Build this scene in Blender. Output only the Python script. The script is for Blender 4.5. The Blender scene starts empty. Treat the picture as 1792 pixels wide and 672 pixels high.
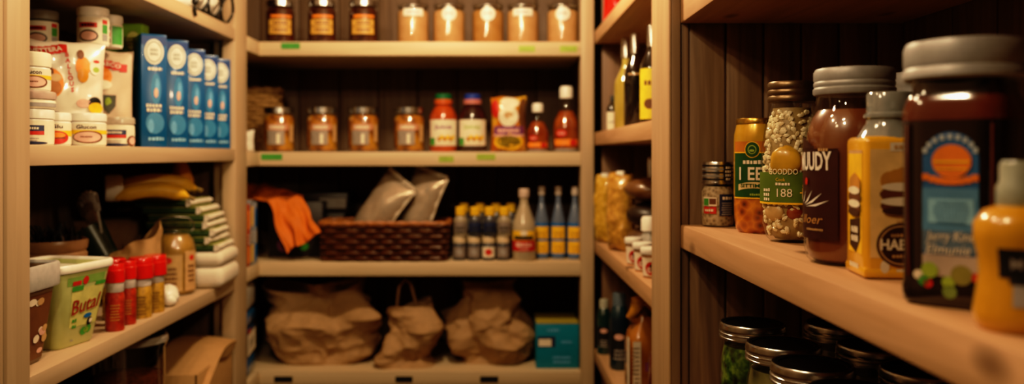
import bpy, bmesh, math, random
from mathutils import Vector, Matrix, noise, geometry
PI = math.pi
COL = bpy.context.scene.collection
random.seed(4)
EYE = 1.45                      # camera height above the floor
FPX, U0, V0 = 1470.0, 865.0, 270.0
def UX(u, Y): return (u - U0) * Y / FPX      # sideways metres of a sight line at depth Y
def VZ(v, Y): return -(v - V0) * Y / FPX     # metres above the eye
# ------------------------------------------------------------------ materials
def _new(name):
    m = bpy.data.materials.new(name); m.use_nodes = True
    nt = m.node_tree; b = nt.nodes['Principled BSDF']
    return m, nt, b
def lin(c): return tuple(c) + (1,)
def mat(name, col, rough=.5, metal=0, var=.12, scale=60, bump=0, coat=0, spec=.5, sub=0, emis=0):
    m, nt, b = _new(name)
    tc = nt.nodes.new('ShaderNodeTexCoord'); n = nt.nodes.new('ShaderNodeTexNoise')
    n.inputs['Scale'].default_value = scale; n.inputs['Detail'].default_value = 3
    nt.links.new(tc.outputs['Object'], n.inputs['Vector'])
    r = nt.nodes.new('ShaderNodeValToRGB')
    r.color_ramp.elements[0].position = .3; r.color_ramp.elements[1].position = .7
    r.color_ramp.elements[0].color = lin([max(0, c * (1 - var)) for c in col])
    r.color_ramp.elements[1].color = lin([min(1, c * (1 + var)) for c in col])
    nt.links.new(n.outputs['Fac'], r.inputs['Fac']); nt.links.new(r.outputs['Color'], b.inputs['Base Color'])
    b.inputs['Roughness'].default_value = rough; b.inputs['Metallic'].default_value = metal
    b.inputs['Coat Weight'].default_value = coat; b.inputs['Specular IOR Level'].default_value = spec
    b.inputs['Coat Roughness'].default_value = .08
    if sub: b.inputs['Subsurface Weight'].default_value = sub; b.inputs['Subsurface Radius'].default_value = (.01, .006, .003)
    if bump:
        bp = nt.nodes.new('ShaderNodeBump'); bp.inputs['Strength'].default_value = bump; bp.inputs['Distance'].default_value = .004
        nt.links.new(n.outputs['Fac'], bp.inputs['Height']); nt.links.new(bp.outputs['Normal'], b.inputs['Normal'])
    return m
def mottled(name, cols, rough=.35, scale=40, coat=.3, bump=.2, voro=False):
    m, nt, b = _new(name)
    tc = nt.nodes.new('ShaderNodeTexCoord')
    n = nt.nodes.new('ShaderNodeTexVoronoi' if voro else 'ShaderNodeTexNoise')
    n.inputs['Scale'].default_value = scale
    nt.links.new(tc.outputs['Object'], n.inputs['Vector'])
    r = nt.nodes.new('ShaderNodeValToRGB'); e = r.color_ramp.elements
    lo, hi = (0, .8) if voro else (.32, .68)
    e[0].position = lo; e[1].position = hi; e[0].color = lin(cols[0]); e[1].color = lin(cols[-1])
    for i, c in enumerate(cols[1:-1]):
        x = e.new(lo + (hi - lo) * (i + 1) / (len(cols) - 1)); x.color = lin(c)
    nt.links.new(n.outputs['Distance' if voro else 'Fac'], r.inputs['Fac']); nt.links.new(r.outputs['Color'], b.inputs['Base Color'])
    b.inputs['Roughness'].default_value = rough; b.inputs['Coat Weight'].default_value = coat; b.inputs['Coat Roughness'].default_value = .06
    if bump:
        bp = nt.nodes.new('ShaderNodeBump'); bp.inputs['Strength'].default_value = bump; bp.inputs['Distance'].default_value = .004
        nt.links.new(n.outputs['Distance' if voro else 'Fac'], bp.inputs['Height']); nt.links.new(bp.outputs['Normal'], b.inputs['Normal'])
    return m
def wood(name, c0, c1, axis=0, rough=.6, knots=.0, grain=28, bump=.15, knotcol=(.12, .05, .02), coat=0):
    m, nt, b = _new(name)
    L = nt.links.new
    tc = nt.nodes.new('ShaderNodeTexCoord'); mp = nt.nodes.new('ShaderNodeMapping')
    s = [grain] * 3; s[axis] = grain * .06
    mp.inputs['Scale'].default_value = s
    L(tc.outputs['Object'], mp.inputs['Vector'])
    n = nt.nodes.new('ShaderNodeTexNoise'); n.inputs['Scale'].default_value = 1.6; n.inputs['Detail'].default_value = 5; n.inputs['Distortion'].default_value = 1.1
    L(mp.outputs['Vector'], n.inputs['Vector'])
    r = nt.nodes.new('ShaderNodeValToRGB'); e = r.color_ramp.elements
    e[0].position = .3; e[1].position = .72; e[0].color = lin(c0); e[1].color = lin(c1)
    L(n.outputs['Fac'], r.inputs['Fac'])
    out = r.outputs['Color']
    if knots:
        mp2 = nt.nodes.new('ShaderNodeMapping'); s2 = [9.0] * 3; s2[axis] = 4.5
        mp2.inputs['Scale'].default_value = s2; mp2.inputs['Location'].default_value = (.37, .1, .3); L(tc.outputs['Object'], mp2.inputs['Vector'])
        v = nt.nodes.new('ShaderNodeTexVoronoi'); v.inputs['Scale'].default_value = 1.0; L(mp2.outputs['Vector'], v.inputs['Vector'])
        kr = nt.nodes.new('ShaderNodeValToRGB'); k = kr.color_ramp.elements
        k[0].position = .05; k[1].position = .05 + knots; k[0].color = (1, 1, 1, 1); k[1].color = (0, 0, 0, 1)
        L(v.outputs['Distance'], kr.inputs['Fac'])
        mx = nt.nodes.new('ShaderNodeMix'); mx.data_type = 'RGBA'
        L(kr.outputs['Color'], mx.inputs['Factor']); L(out, mx.inputs['A']); mx.inputs['B'].default_value = lin(knotcol)
        out = mx.outputs['Result']
    L(out, b.inputs['Base Color']); b.inputs['Roughness'].default_value = rough; b.inputs['Coat Weight'].default_value = coat
    bp = nt.nodes.new('ShaderNodeBump'); bp.inputs['Strength'].default_value = bump; bp.inputs['Distance'].default_value = .002
    L(n.outputs['Fac'], bp.inputs['Height']); L(bp.outputs['Normal'], b.inputs['Normal'])
    return m
def glass(name, tint=(.97, .97, .95), refl=1.0, rough=.03):
    m = bpy.data.materials.new(name); m.use_nodes = True; nt = m.node_tree
    for n in list(nt.nodes):
        if n.type != 'OUTPUT_MATERIAL': nt.nodes.remove(n)
    out = [n for n in nt.nodes if n.type == 'OUTPUT_MATERIAL'][0]
    t = nt.nodes.new('ShaderNodeBsdfTransparent'); g = nt.nodes.new('ShaderNodeBsdfGlossy'); mx = nt.nodes.new('ShaderNodeMixShader')
    f = nt.nodes.new('ShaderNodeLayerWeight'); f.inputs['Blend'].default_value = .5
    pw = nt.nodes.new('ShaderNodeMath'); pw.operation = 'POWER'; pw.inputs[1].default_value = 4.0
    ad = nt.nodes.new('ShaderNodeMath'); ad.operation = 'MULTIPLY_ADD'; ad.inputs[1].default_value = .55; ad.inputs[2].default_value = .045
    nt.links.new(f.outputs['Facing'], pw.inputs[0]); nt.links.new(pw.outputs[0], ad.inputs[0])
    tc = nt.nodes.new('ShaderNodeTexCoord'); n = nt.nodes.new('ShaderNodeTexNoise'); n.inputs['Scale'].default_value = 25
    bp = nt.nodes.new('ShaderNodeBump'); bp.inputs['Strength'].default_value = .04; bp.inputs['Distance'].default_value = .004
    L = nt.links.new
    L(tc.outputs['Object'], n.inputs['Vector']); L(n.outputs['Fac'], bp.inputs['Height']); L(bp.outputs['Normal'], g.inputs['Normal'])
    mu = nt.nodes.new('ShaderNodeMath'); mu.operation = 'MULTIPLY'; mu.inputs[1].default_value = refl
    L(ad.outputs[0], mu.inputs[0]); L(mu.outputs[0], mx.inputs['Fac'])
    t.inputs['Color'].default_value = lin(tint); g.inputs['Roughness'].default_value = rough
    L(t.outputs[0], mx.inputs[1]); L(g.outputs[0], mx.inputs[2]); L(mx.outputs[0], out.inputs['Surface'])
    return m
# ------------------------------------------------------------------ mesh builder
_txt = {}
def text_mesh(s, bold):
    k = (s, bold)
    if k in _txt: return _txt[k]
    cu = bpy.data.curves.new('t', 'FONT'); cu.body = s; cu.size = 1; cu.align_x = 'CENTER'; cu.align_y = 'CENTER'
    cu.resolution_u = 2; cu.offset = bold
    ob = bpy.data.objects.new('t', cu); COL.objects.link(ob)
    me = bpy.data.meshes.new_from_object(ob.evaluated_get(bpy.context.evaluated_depsgraph_get()))
    vs = [tuple(v.co) for v in me.vertices]; fs = [tuple(p.vertices) for p in me.polygons]
    bpy.data.objects.remove(ob); bpy.data.curves.remove(cu); bpy.data.meshes.remove(me)
    _txt[k] = (vs, fs); return _txt[k]
class MB:
    def __init__(s): s.v = []; s.f = []; s.m = []; s.mats = []; s.M = Matrix.Identity(4)
    def mi(s, m):
        if m not in s.mats: s.mats.append(m)
        return s.mats.index(m)
    def add(s, vs, fs, m):
        o = len(s.v); i = s.mi(m)
        s.v += [tuple(s.M @ Vector(v)) for v in vs]
        s.f += [tuple(k + o for k in f) for f in fs]; s.m += [i] * len(fs)
        return s
    def box(s, c, size, m, bev=.001, rot=None, seg=2):
        bm = bmesh.new(); bmesh.ops.create_cube(bm, size=1)
        for v in bm.verts: v.co = Vector((v.co.x * size[0], v.co.y * size[1], v.co.z * size[2]))
        if bev: bmesh.ops.bevel(bm, geom=bm.edges[:] + bm.verts[:], offset=bev, segments=seg, affect='EDGES', profile=.5)
        R = (rot.to_4x4() if rot is not None else Matrix.Identity(4)); T = Matrix.Translation(c) @ R
        bm.verts.index_update()
        s.add([T @ v.co for v in bm.verts], [[v.index for v in f.verts] for f in bm.faces], m); bm.free(); return s
    def bx(s, x0, x1, y0, y1, z0, z1, m, bev=.0015):
        return s.box(((x0 + x1) / 2, (y0 + y1) / 2, (z0 + z1) / 2), (x1 - x0, y1 - y0, z1 - z0), m, bev)
    def lathe(s, L, m, z0=None, z1=None, grow=0):
        rings = [p for p in L.prof]
        n = L.n; vs = []; fs = []
        for (r, z) in rings:
            for k in range(n): vs.append(L.raw(2 * PI * k / n, r + (grow if r > .0005 else 0), z, k))
        for i in range(len(rings) - 1):
            for k in range(n):
                a = i * n + k; b = i * n + (k + 1) % n
                fs.append((a, b, b + n, a + n))
        if rings[0][0] > .0005: fs.append(tuple(range(n))[::-1])
        if rings[-1][0] > .0005 and not L.open: fs.append(tuple((len(rings) - 1) * n + k for k in range(n)))
        return s.add(vs, fs, m)
    def tube(s, pts, r, m, n=8, closed=False, cap=True):
        pts = [Vector(p) for p in pts]; N = len(pts); vs = []; fs = []
        up = Vector((.13, .21, .97))
        for i, p in enumerate(pts):
            d = (pts[(i + 1) % N] - pts[i - 1]) if closed else (pts[min(i + 1, N - 1)] - pts[max(i - 1, 0)])
            d.normalize(); a = d.cross(up)
            if a.length < .05: a = d.cross(Vector((1, 0, 0)))
            a.normalize(); b = d.cross(a)
            rr = r[i] if isinstance(r, (list, tuple)) else r
            for k in range(n):
                t = 2 * PI * k / n; vs.append(p + a * (rr * math.cos(t)) + b * (rr * math.sin(t)))
        for i in range(N if closed else N - 1):
            for k in range(n):
                a = i * n + k; b = i * n + (k + 1) % n; j = ((i + 1) % N) * n
                fs.append((a, b, j + (k + 1) % n, j + k))
        if cap and not closed: fs += [tuple(range(n))[::-1], tuple((N - 1) * n + k for k in range(n))]
        return s.add(vs, fs, m)
    def blob(s, c, r, m, sub=2, rot=None, amp=0, fr=20, seed=0):
        bm = bmesh.new(); bmesh.ops.create_icosphere(bm, subdivisions=sub, radius=1)
        R = (rot if rot is not None else Matrix.Identity(3)); c = Vector(c)
        vs = []
        for v in bm.verts:
            p = Vector((v.co.x * r[0], v.co.y * r[1], v.co.z * r[2]))
            if amp: p *= 1 + amp * noise.noise(p * fr + Vector((seed, seed * .7, 3)))
            vs.append(c + R @ p)
        bm.verts.index_update()
        s.add(vs, [[v.index for v in f.verts] for f in bm.faces], m); bm.free(); return s
    def grid(s, fn, nu, nv, m, closed=False):
        vs = [fn(i / nu, j / nv) for j in range(nv + 1) for i in range(nu + 1)]
        fs = [(j * (nu + 1) + i, j * (nu + 1) + i + 1, (j + 1) * (nu + 1) + i + 1, (j + 1) * (nu + 1) + i) for j in range(nv) for i in range(nu)]
        return s.add(vs, fs, m)
    # --- flat marks laid on a surface map(s, t, off)
    def rect(s, mp, s0, s1, t0, t1, m, lay=1, ns=8, nt=4):
        return s.grid(lambda a, b: mp(s0 + (s1 - s0) * a, t0 + (t1 - t0) * b, lay * .0004), ns, nt, m)
    def ell(s, mp, cs, ct, rs, rt, m, lay=2, n=24, inner=0, rings=3):
        vs = []; fs = []
        for q in range(rings + 1):
            f = inner + (1 - inner) * q / rings
            for k in range(n):
                a = 2 * PI * k / n; vs.append(mp(cs + rs * f * math.cos(a), ct + rt * f * math.sin(a), lay * .0004))
        for q in range(rings):
            for k in range(n):
                a = q * n + k; b = q * n + (k + 1) % n; fs.append((a, b, b + n, a + n))
        return s.add(vs, fs, m)
    def poly(s, mp, pts, m, lay=2):
        tri = geometry.tessellate_polygon([[Vector((p[0], p[1], 0)) for p in pts]])
        return s.add([mp(p[0], p[1], lay * .0004) for p in pts], [tuple(t) for t in tri], m)
    def text(s, mp, txt, cs, ct, size, m, lay=3, bold=.015, stretch=1, rot=0, width=None, shear=0):
        vs, fs = text_mesh(txt, bold)
        if width:
            w = max(v[0] for v in vs) - min(v[0] for v in vs); stretch = width / (w * size)
        c, n = math.cos(rot), math.sin(rot); o = []
        for x, y, z in vs:
            x = (x + shear * y) * size * stretch; y *= size
            o.append(mp(cs + x * c - y * n, ct + x * n + y * c, lay * .0004))
        return s.add(o, fs, m)
    def build(s, name, parent=None, loc=None, rz=0, kind=None, label=None, sharp=38):
        me = bpy.data.meshes.new(name); me.from_pydata(s.v, [], s.f)
        for m in s.mats: me.materials.append(m)
        me.polygons.foreach_set('material_index', s.m); me.polygons.foreach_set('use_smooth', [True] * len(s.f))
        me.update(); me.set_sharp_from_angle(angle=math.radians(sharp))
        o = bpy.data.objects.new(name, me); COL.objects.link(o)
        if parent: o.parent = parent
        if loc: o.location = loc
        if rz: o.rotation_euler.z = rz
        if kind: o['kind'] = kind
        if label: o['label'] = label
        return o
class Lathe:
    """a turned (or rounded-square) body; front faces -Y"""
    def __init__(s, prof, n=40, e=2, knurl=0, kz=None, open=False, ax=1, ay=1):
        s.prof = prof; s.n = n; s.e = e; s.knurl = knurl; s.kz = kz; s.open = open; s.ax = ax; s.ay = ay
        s.tab = None
    def fac(s, t):
        if s.e == 2: return 1
        return 1 / (abs(math.cos(t)) ** s.e + abs(math.sin(t)) ** s.e) ** (1 / s.e)
    def raw(s, t, r, z, k=0):
        if s.knurl and s.kz and s.kz[0] <= z <= s.kz[1] and k % 2: r *= 1 - s.knurl
        f = r * s.fac(t); return (f * math.cos(t) * s.ax, f * math.sin(t) * s.ay, z)
    def rad(s, z):
        P = s.prof
        for (r0, z0), (r1, z1) in zip(P, P[1:]):
            if z0 <= z <= z1 and z1 > z0: return r0 + (r1 - r0) * (z - z0) / (z1 - z0)
        return max(p[0] for p in P)
    def map(s, zc, a0=0):
        R = s.rad(zc)
        if s.tab is None:
            N = 720; acc = [0]; prev = Vector(s.raw(-PI, 1, 0))
            for i in range(1, N + 1):
                p = Vector(s.raw(-PI + 2 * PI * i / N, 1, 0)); acc.append(acc[-1] + (p - prev).length); prev = p
            s.tab = acc
        acc = s.tab; N = 720; mid = acc[N // 4]
        def th(a):
            a = (a + mid) % acc[-1]
            lo, hi = 0, N
            while hi - lo > 1:
                k = (lo + hi) // 2
                if acc[k] <= a: lo = k
                else: hi = k
            return -PI + 2 * PI * (lo + (a - acc[lo]) / max(1e-9, acc[lo + 1] - acc[lo])) / N
        def f(u, t, off):
            z = zc + t; return Vector(s.raw(th(u / R + a0), s.rad(z) + off, z))
        return f
def face(d, zc=0, axis='-y', xc=0):
    if axis == '-y': return lambda s, t, o: Vector((xc + s, -d - o, zc + t))
    if axis == '+x': return lambda s, t, o: Vector((d + o, xc + s, zc + t))
    if axis == '-x': return lambda s, t, o: Vector((-d - o, xc - s, zc + t))
    if axis == '+z': return lambda s, t, o: Vector((xc + s, zc + t, d + o))
def pillow(w, h, d, seed=0, wr=.004, fr=22, pw=2.4, pinch=.06):
    def f(s, t, side, off=0):
        a = max(0, 1 - abs(s) ** pw); b = max(0, 1 - abs(t) ** (pw + .6))
        bulge = d / 2 * (a ** .6) * (b ** .55)
        x = s * w / 2 * (1 - pinch * (1 - abs(t) ** 2)); z = h / 2 * (t + 1)
        q = Vector((x * fr, side * 5 + seed, z * fr))
        nn = abs(noise.noise(q)) * 2 + noise.noise(q * 2.3) * .5
        y = side * (bulge + off + wr * nn * (a * b) ** .3)
        z += .35 * wr * noise.noise(Vector((x * fr * 1.4, seed, 1))) * (1 if abs(t) > .8 else 0) * 3
        return Vector((x, y, z))
    f.w = w; f.h = h
    return f
def pmap(f, zc, xc=0):
    return lambda s, t, o: f(max(-1, min(1, 2 * (xc + s) / f.w)), max(-1, min(1, 2 * (zc + t) / f.h - 1)), -1, o + .0005)
def put_pillow(mb, f, m, nu=26, nv=26):
    mb.grid(lambda a, b: f(2 * a - 1, 2 * b - 1, -1), nu, nv, m)
    mb.grid(lambda a, b: f(1 - 2 * a, 2 * b - 1, 1), nu, nv, m)
# ------------------------------------------------------------------ scene bookkeeping
def tag(o, label, cat, group=None, kind=None):
    o['label'] = label; o['category'] = cat
    if group: o['group'] = group
    if kind: o['kind'] = kind
    return o
def thing(name, label, cat, loc, rz=0, group=None):
    o = bpy.data.objects.new(name, None); COL.objects.link(o); o.empty_display_size = .02
    o.location = (loc[0], loc[1], loc[2] + EYE); o.rotation_euler = (0, 0, rz)
    return tag(o, label, cat, group)
def dup(src, label, loc, rz=0, scale=None):
    r = src.copy(); COL.objects.link(r); r.location = (loc[0], loc[1], loc[2] + EYE); r.rotation_euler = (0, 0, rz); r['label'] = label
    if scale: r.scale = scale
    for c in list(src.children):
        k = c.copy(); COL.objects.link(k); k.parent = r
        for g in list(c.children):
            q = g.copy(); COL.objects.link(q); q.parent = k
    return r
R = math.radians
# ------------------------------------------------------------------ palette
WHITE = mat('white plastic', (.80, .76, .68), .35, var=.04)
CREAM = mat('cream paper', (.78, .70, .55), .6, var=.06)
INK = mat('black ink', (.012, .011, .012), .5)
NAVY = mat('navy ink', (.02, .03, .09), .5)
RED = mat('red ink', (.55, .03, .02), .45)
YEL = mat('yellow ink', (.85, .52, .03), .45)
GREEN = mat('green ink', (.06, .30, .05), .45)
LIME = mat('lime ink', (.30, .42, .06), .5)
ORANGE = mat('orange ink', (.85, .25, .03), .5)
BROWN = mat('brown ink', (.16, .06, .025), .5)
TAN = mat('tan ink', (.55, .34, .16), .5)
PINK = mat('pink ink', (.72, .42, .34), .5)
GREY = mat('grey ink', (.33, .31, .30), .5)
BLUE = mat('blue ink', (.015, .14, .42), .45)
SKYB = mat('sky blue ink', (.12, .36, .62), .45)
PURP = mat('purple ink', (.20, .05, .16), .5)
GLASS = glass('clear glass')
PLASTIC = glass('clear plastic', (.86, .86, .86), .9, .12)
STEEL = mat('brushed steel', (.62, .60, .57), .26, 1, var=.1, scale=200)
DSTEEL = mat('dark steel lid', (.10, .10, .10), .33, 1, var=.2, scale=120)
GREYLID = mat('matt grey metal lid', (.34, .335, .33), .45, .25, var=.06, scale=160)
BRONZE = mat('bronze lid', (.22, .15, .09), .38, .9, var=.12)
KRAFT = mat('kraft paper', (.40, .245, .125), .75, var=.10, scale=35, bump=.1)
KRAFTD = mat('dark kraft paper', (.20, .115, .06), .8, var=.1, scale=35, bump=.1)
CARD = mat('cardboard', (.46, .27, .12), .75, var=.06, scale=50)
BLACKP = mat('black plastic', (.015, .015, .016), .4)
WOODL = wood('cream painted pine', (.44, .315, .20), (.51, .38, .25), 1, .5, grain=22, bump=.05)
WOODV = wood('cream painted post', (.43, .31, .195), (.51, .38, .245), 2, .5, grain=22, bump=.06)
WOODB = wood('pale pine board', (.54, .41, .26), (.63, .50, .33), 0, .5, grain=22, bump=.06)
PINEY = wood('natural pine board', (.46, .27, .14), (.60, .37, .21), 1, .55, .09, 26, .15)
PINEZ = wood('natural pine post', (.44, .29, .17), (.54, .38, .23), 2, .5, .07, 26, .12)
PINED = wood('shade-coloured pine post', (.22, .14, .085), (.30, .20, .125), 2, .6, .07, 26, .12)  # darker copy of the post pine, with shade put into the colour
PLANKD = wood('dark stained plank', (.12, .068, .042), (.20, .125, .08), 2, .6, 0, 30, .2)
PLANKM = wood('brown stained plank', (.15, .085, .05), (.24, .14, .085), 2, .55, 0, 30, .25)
WALLM = mat('warm plaster', (.34, .24, .16), .85, var=.06, scale=9, bump=.05)
FLOORM = wood('oak floor', (.16, .09, .05), (.26, .15, .08), 1, .5, 0, 14, .1)
# ------------------------------------------------------------------ the room
def struct(name, x0, x1, y0, y1, z0, z1, m):
    o = MB().bx(x0, x1, y0, y1, z0, z1, m, 0).build(name); o['kind'] = 'structure'; return o
struct('floor', -1.2, 1.0, -1.2, 3.0, -.05, 0, FLOORM)
struct('ceiling', -1.2, 1.0, -1.2, 3.0, 2.62, 2.68, WALLM)
struct('wall_back', -1.2, 1.0, 2.80, 2.86, 0, 2.62, WALLM)
struct('wall_left', -1.2, -1.08, -1.2, 2.80, 0, 2.62, WALLM)
struct('wall_right', .72, 1.0, -1.2, 2.80, 0, 2.62, WALLM)
# ------------------------------------------------------------------ shelving
XL, XR, XN = -.666, .284, .3045          # aisle faces: left unit, far right unit, near right unit
YB = 2.386                               # front edge of the back shelves
class Unit:
    def __init__(s, label, cx, cy):
        s.r = thing('shelving_unit', label, 'shelves', (cx, cy, -EYE)); s.M = Matrix.Translation((-cx, -cy, EYE))
    def part(s, name, m, *boxes, bev=.002, label=None):
        mb = MB(); mb.M = s.M
        for b in boxes: mb.bx(*b, m, bev)
        return mb.build(name, s.r, label=label)
    def planks(s, name, m, horiz, a0, a1, c0, c1, z0, z1, w):
        """tongue-and-groove boards; horiz 'x' or 'y' is the direction the boards follow each other"""
        mb = MB(); mb.M = s.M; a = a0
        while a < a1 - .001:
            b = min(a + w, a1)
            if horiz == 'x': mb.bx(a, b - .002, c0, c1, z0, z1, m, .004)
            else: mb.bx(c0, c1, a, b - .002, z0, z1, m, .004)
            a = b
        return mb.build(name, s.r)
TL = .031
LEFT_LEVELS = (.325, .014, -.320, -.662, -1.0)
u = Unit('cream painted shelving unit along the left side of the aisle', -.85, 1.7)
for z in LEFT_LEVELS: u.part('shelf', WOODL, (-1.03, XL - .001, 1.16, 2.262, z - TL, z))
u.part('post', WOODV, (-.706, XL, 1.149, 1.206, -EYE, 1.0))
u.part('post', WOODV, (-.700, XL, 2.16, 2.262, -EYE, 1.0), (-.73, -.70, 2.185, 2.262, -EYE, 1.0))
u.part('post', WOODV, (-.716, XL - .004, 1.092, 1.147, -EYE, 1.0))
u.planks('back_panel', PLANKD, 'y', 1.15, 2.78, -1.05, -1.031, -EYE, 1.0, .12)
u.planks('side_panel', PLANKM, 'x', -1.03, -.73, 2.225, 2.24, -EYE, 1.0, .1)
u.planks('side_panel', PLANKM, 'x', -1.03, -.716, 1.15, 1.16, -EYE, 1.0, .1)
LEFT_UNIT = u
TB = .040
BACK_LEVELS = (.320, .007, -.306, -.617, -.95)
u = Unit('pale pine shelving unit across the back wall', -.2, 2.6)
tags = {0: [(492, 525, GREEN, .004), (908, 936, LIME, .012), (980, 1010, LIME, .012)],
        1: [(457, 494, GREEN, .006), (768, 794, LIME, .012), (834, 867, LIME, .006)], 2: [], 3: [(480, 512, INK, .014), (692, 722, INK, .014), (840, 872, INK, .014)], 4: []}
for i, z in enumerate(BACK_LEVELS):
    s = u.part('shelf', WOODB, (-1.03, .246, YB, 2.76, z - TB, z), (-1.03, XL - .001, 2.264, YB + .001, z - TB, z))
    for a, b, m, dz in tags[i]:
        mb = MB(); mb.M = u.M
        mb.bx(UX(a, YB), UX(b, YB), YB - .001, YB + .0005, z - dz - .017, z - dz, m, 0)
        t = mb.build('shelf_tag', s, label='black paper shelf tag' if m is INK else 'green paper shelf tag')
u.part('post', WOODV, (.246, XR - .001, YB - .002, YB + .06, -EYE, 1.0))
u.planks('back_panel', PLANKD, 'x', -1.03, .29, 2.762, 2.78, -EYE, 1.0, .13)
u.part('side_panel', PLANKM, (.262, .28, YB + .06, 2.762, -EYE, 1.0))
TR = .036
FAR_LEVELS = (.349, .062, -.243, -.552, -.9)
u = Unit('light pine shelving unit with shallow bays at the far right', .46, 1.9)
for z in FAR_LEVELS: u.part('shelf', PINEY, (XR + .001, .645, 1.40, 2.385, z - TR, z))
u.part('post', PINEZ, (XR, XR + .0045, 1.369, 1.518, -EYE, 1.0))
u.part('post', PINED, (XR + .0045, XR + .0200, 1.370, 1.518, -EYE, 1.0))  # second board added; its dark colour stands for shade on the end face
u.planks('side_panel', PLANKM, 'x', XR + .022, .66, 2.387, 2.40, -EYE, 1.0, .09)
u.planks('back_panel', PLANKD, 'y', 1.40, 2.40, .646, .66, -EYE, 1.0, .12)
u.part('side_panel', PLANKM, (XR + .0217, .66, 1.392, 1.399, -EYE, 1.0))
NEAR_TOP = -.1152
u = Unit('natural pine shelving unit close on the right', .49, .75)
for z, t in ((.254, .040), (NEAR_TOP, .0384), (-.40, .0384), (-.8, .0384)):
    u.part('shelf', PINEY, (XN, .668, .02, 1.375, z - t, z), bev=.003)
PLANKN = wood('walnut stained plank', (.15, .095, .06), (.32, .205, .13), 2, .5, 0, 34, .3)
u.part('corner_strip', PLANKN, (XN + .002, XN + .014, 1.376, 1.391, -EYE, 1.0))
u.planks('side_panel', PLANKN, 'x', XN + .015, .68, 1.379, 1.391, -EYE, 1.0, .062)
u.planks('back_panel', PLANKD, 'y', .02, 1.378, .669, .685, -EYE, 1.0, .11)
# ------------------------------------------------------------------ helpers for packaged goods
def look(x, y): return math.atan2(-x, y)          # turn the front (-Y) of a thing toward the aisle's entrance
def bars(mb, mp, cs, ct, w, h, m, seed=0, lay=3, lines=1, gap=1.7):
    rg = random.Random(seed)
    for l in range(lines):
        s = -w / 2 * rg.uniform(.75, 1); e = -s; t = ct - l * h * gap
        while s < e:
            d = h * rg.uniform(.5, .95); mb.rect(mp, cs + s, min(cs + s + d, cs + e), t - h / 2, t + h / 2 * rg.uniform(.7, 1), m, lay, 1, 1); s += d + h * .25
def turned(prof, n=40, **k): return Lathe(prof, n, **k)
def cap_prof(r, z0, z1): return [(0.0, z0), (r, z0), (r, z1 - .003), (r - .003, z1), (0, z1)]
def tub(label, cat, loc, r, h, lh, group, art, body=WHITE, lid=WHITE, rz=None, name='supplement_jar', lidlabel=None):
    t = thing(name, label, cat, loc, look(loc[0], loc[1]) if rz is None else rz, group)
    L = turned([(0, 0), (r * .95, 0), (r, .003), (r, h - lh - .004), (r * .92, h - lh), (0, h - lh)])
    MB().lathe(L, body).build('jar_body', t)
    K = Lathe([(0, h - lh), (r * 1.02, h - lh), (r * 1.03, h - lh + .002), (r * 1.03, h - .004), (r * .99, h - .001), (r * .9, h), (0, h)], 72, knurl=.02, kz=(h - lh + .001, h - .005))
    MB().lathe(K, lid).build('lid', t)
    if art:
        mb = MB(); art(mb, L.map((h - lh) / 2), r, h - lh); mb.build('label', t)
    return t
def art_face(lip):
    def f(mb, mp, r, h):
        mb.rect(mp, -r * 1.5, r * 1.5, -h * .44, h * .40, CREAM, 1, 24)
        mb.rect(mp, -r * 1.5, r * 1.5, -h * .02, h * .14, YEL, 2, 24, 1)
        mb.ell(mp, .1 * r, -h * .14, r * .78, h * .25, BROWN, 3); mb.ell(mp, .06 * r, -h * .14, r * .68, h * .2, lip, 4)
        bars(mb, mp, 0, -h * .13, r * .7, h * .06, BROWN, 3, 5)
        mb.text(mp, 'Glucon', .0, h * .25, h * .22, INK, 3, .02, width=r * 1.0)
    return f
def art_lips(mb, mp, r, h):
    mb.rect(mp, -r * 1.5, r * 1.5, -h * .44, h * .40, CREAM, 1, 24); mb.rect(mp, -r * 1.5, r * 1.5, -h * .12, h * .1, YEL, 2, 24, 1)
    mb.ell(mp, 0, -h * .18, r * .85, h * .26, RED, 3); mb.ell(mp, 0, -h * .08, r * .6, h * .10, ORANGE, 4); mb.rect(mp, -r * .6, r * .6, -h * .22, -h * .17, BROWN, 4)
    mb.text(mp, 'Glu', 0, h * .25, h * .2, INK, 3, .02, width=r * .8)
def art_stripes(a, b, dot=False):
    def f(mb, mp, r, h):
        mb.rect(mp, -r * 1.5, r * 1.5, -h * .46, h * .42, CREAM, 1, 24)
        mb.rect(mp, -r * 1.3, r * .5, h * .02, h * .24, a, 2, 16, 1); mb.rect(mp, -r * 1.3, r * .5, -h * .12, h * .02, b, 2, 16, 1)
        bars(mb, mp, -.3 * r, h * .13, r * 1.2, h * .09, CREAM, 5, 3); bars(mb, mp, -.3 * r, -h * .25, r * 1.1, h * .05, GREY, 6, 2, 2)
        mb.ell(mp, -.2 * r, -h * .42, r * .9, h * .06, NAVY, 2)
        if dot: mb.ell(mp, r * .95, -h * .24, r * .42, h * .24, BROWN, 3); mb.ell(mp, r * .98, -h * .24, r * .3, h * .17, PINK, 4)
    return f
def art_tub(mb, mp, r, h):
    mb.rect(mp, -r * 1.5, r * 1.5, -h * .44, h * .42, CREAM, 1, 24)
    mb.rect(mp, -r * .95, r * .25, h * .08, h * .24, RED, 2, 12, 1); bars(mb, mp, -r * .35, h * .16, r * 1.0, h * .09, INK, 8, 3)
    mb.ell(mp, -r * .3, -h * .2, r * .62, h * .2, INK, 2); mb.ell(mp, -r * .3, -h * .2, r * .52, h * .15, PINK, 3)
    mb.rect(mp, r * .6, r * 1.05, h * .22, h * .36, RED, 2); mb.rect(mp, r * .6, r * 1.05, -h * .1, h * .2, GREEN, 2); mb.rect(mp, r * .6, r * 1.05, -h * .35, -h * .12, GREY, 2)
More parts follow.
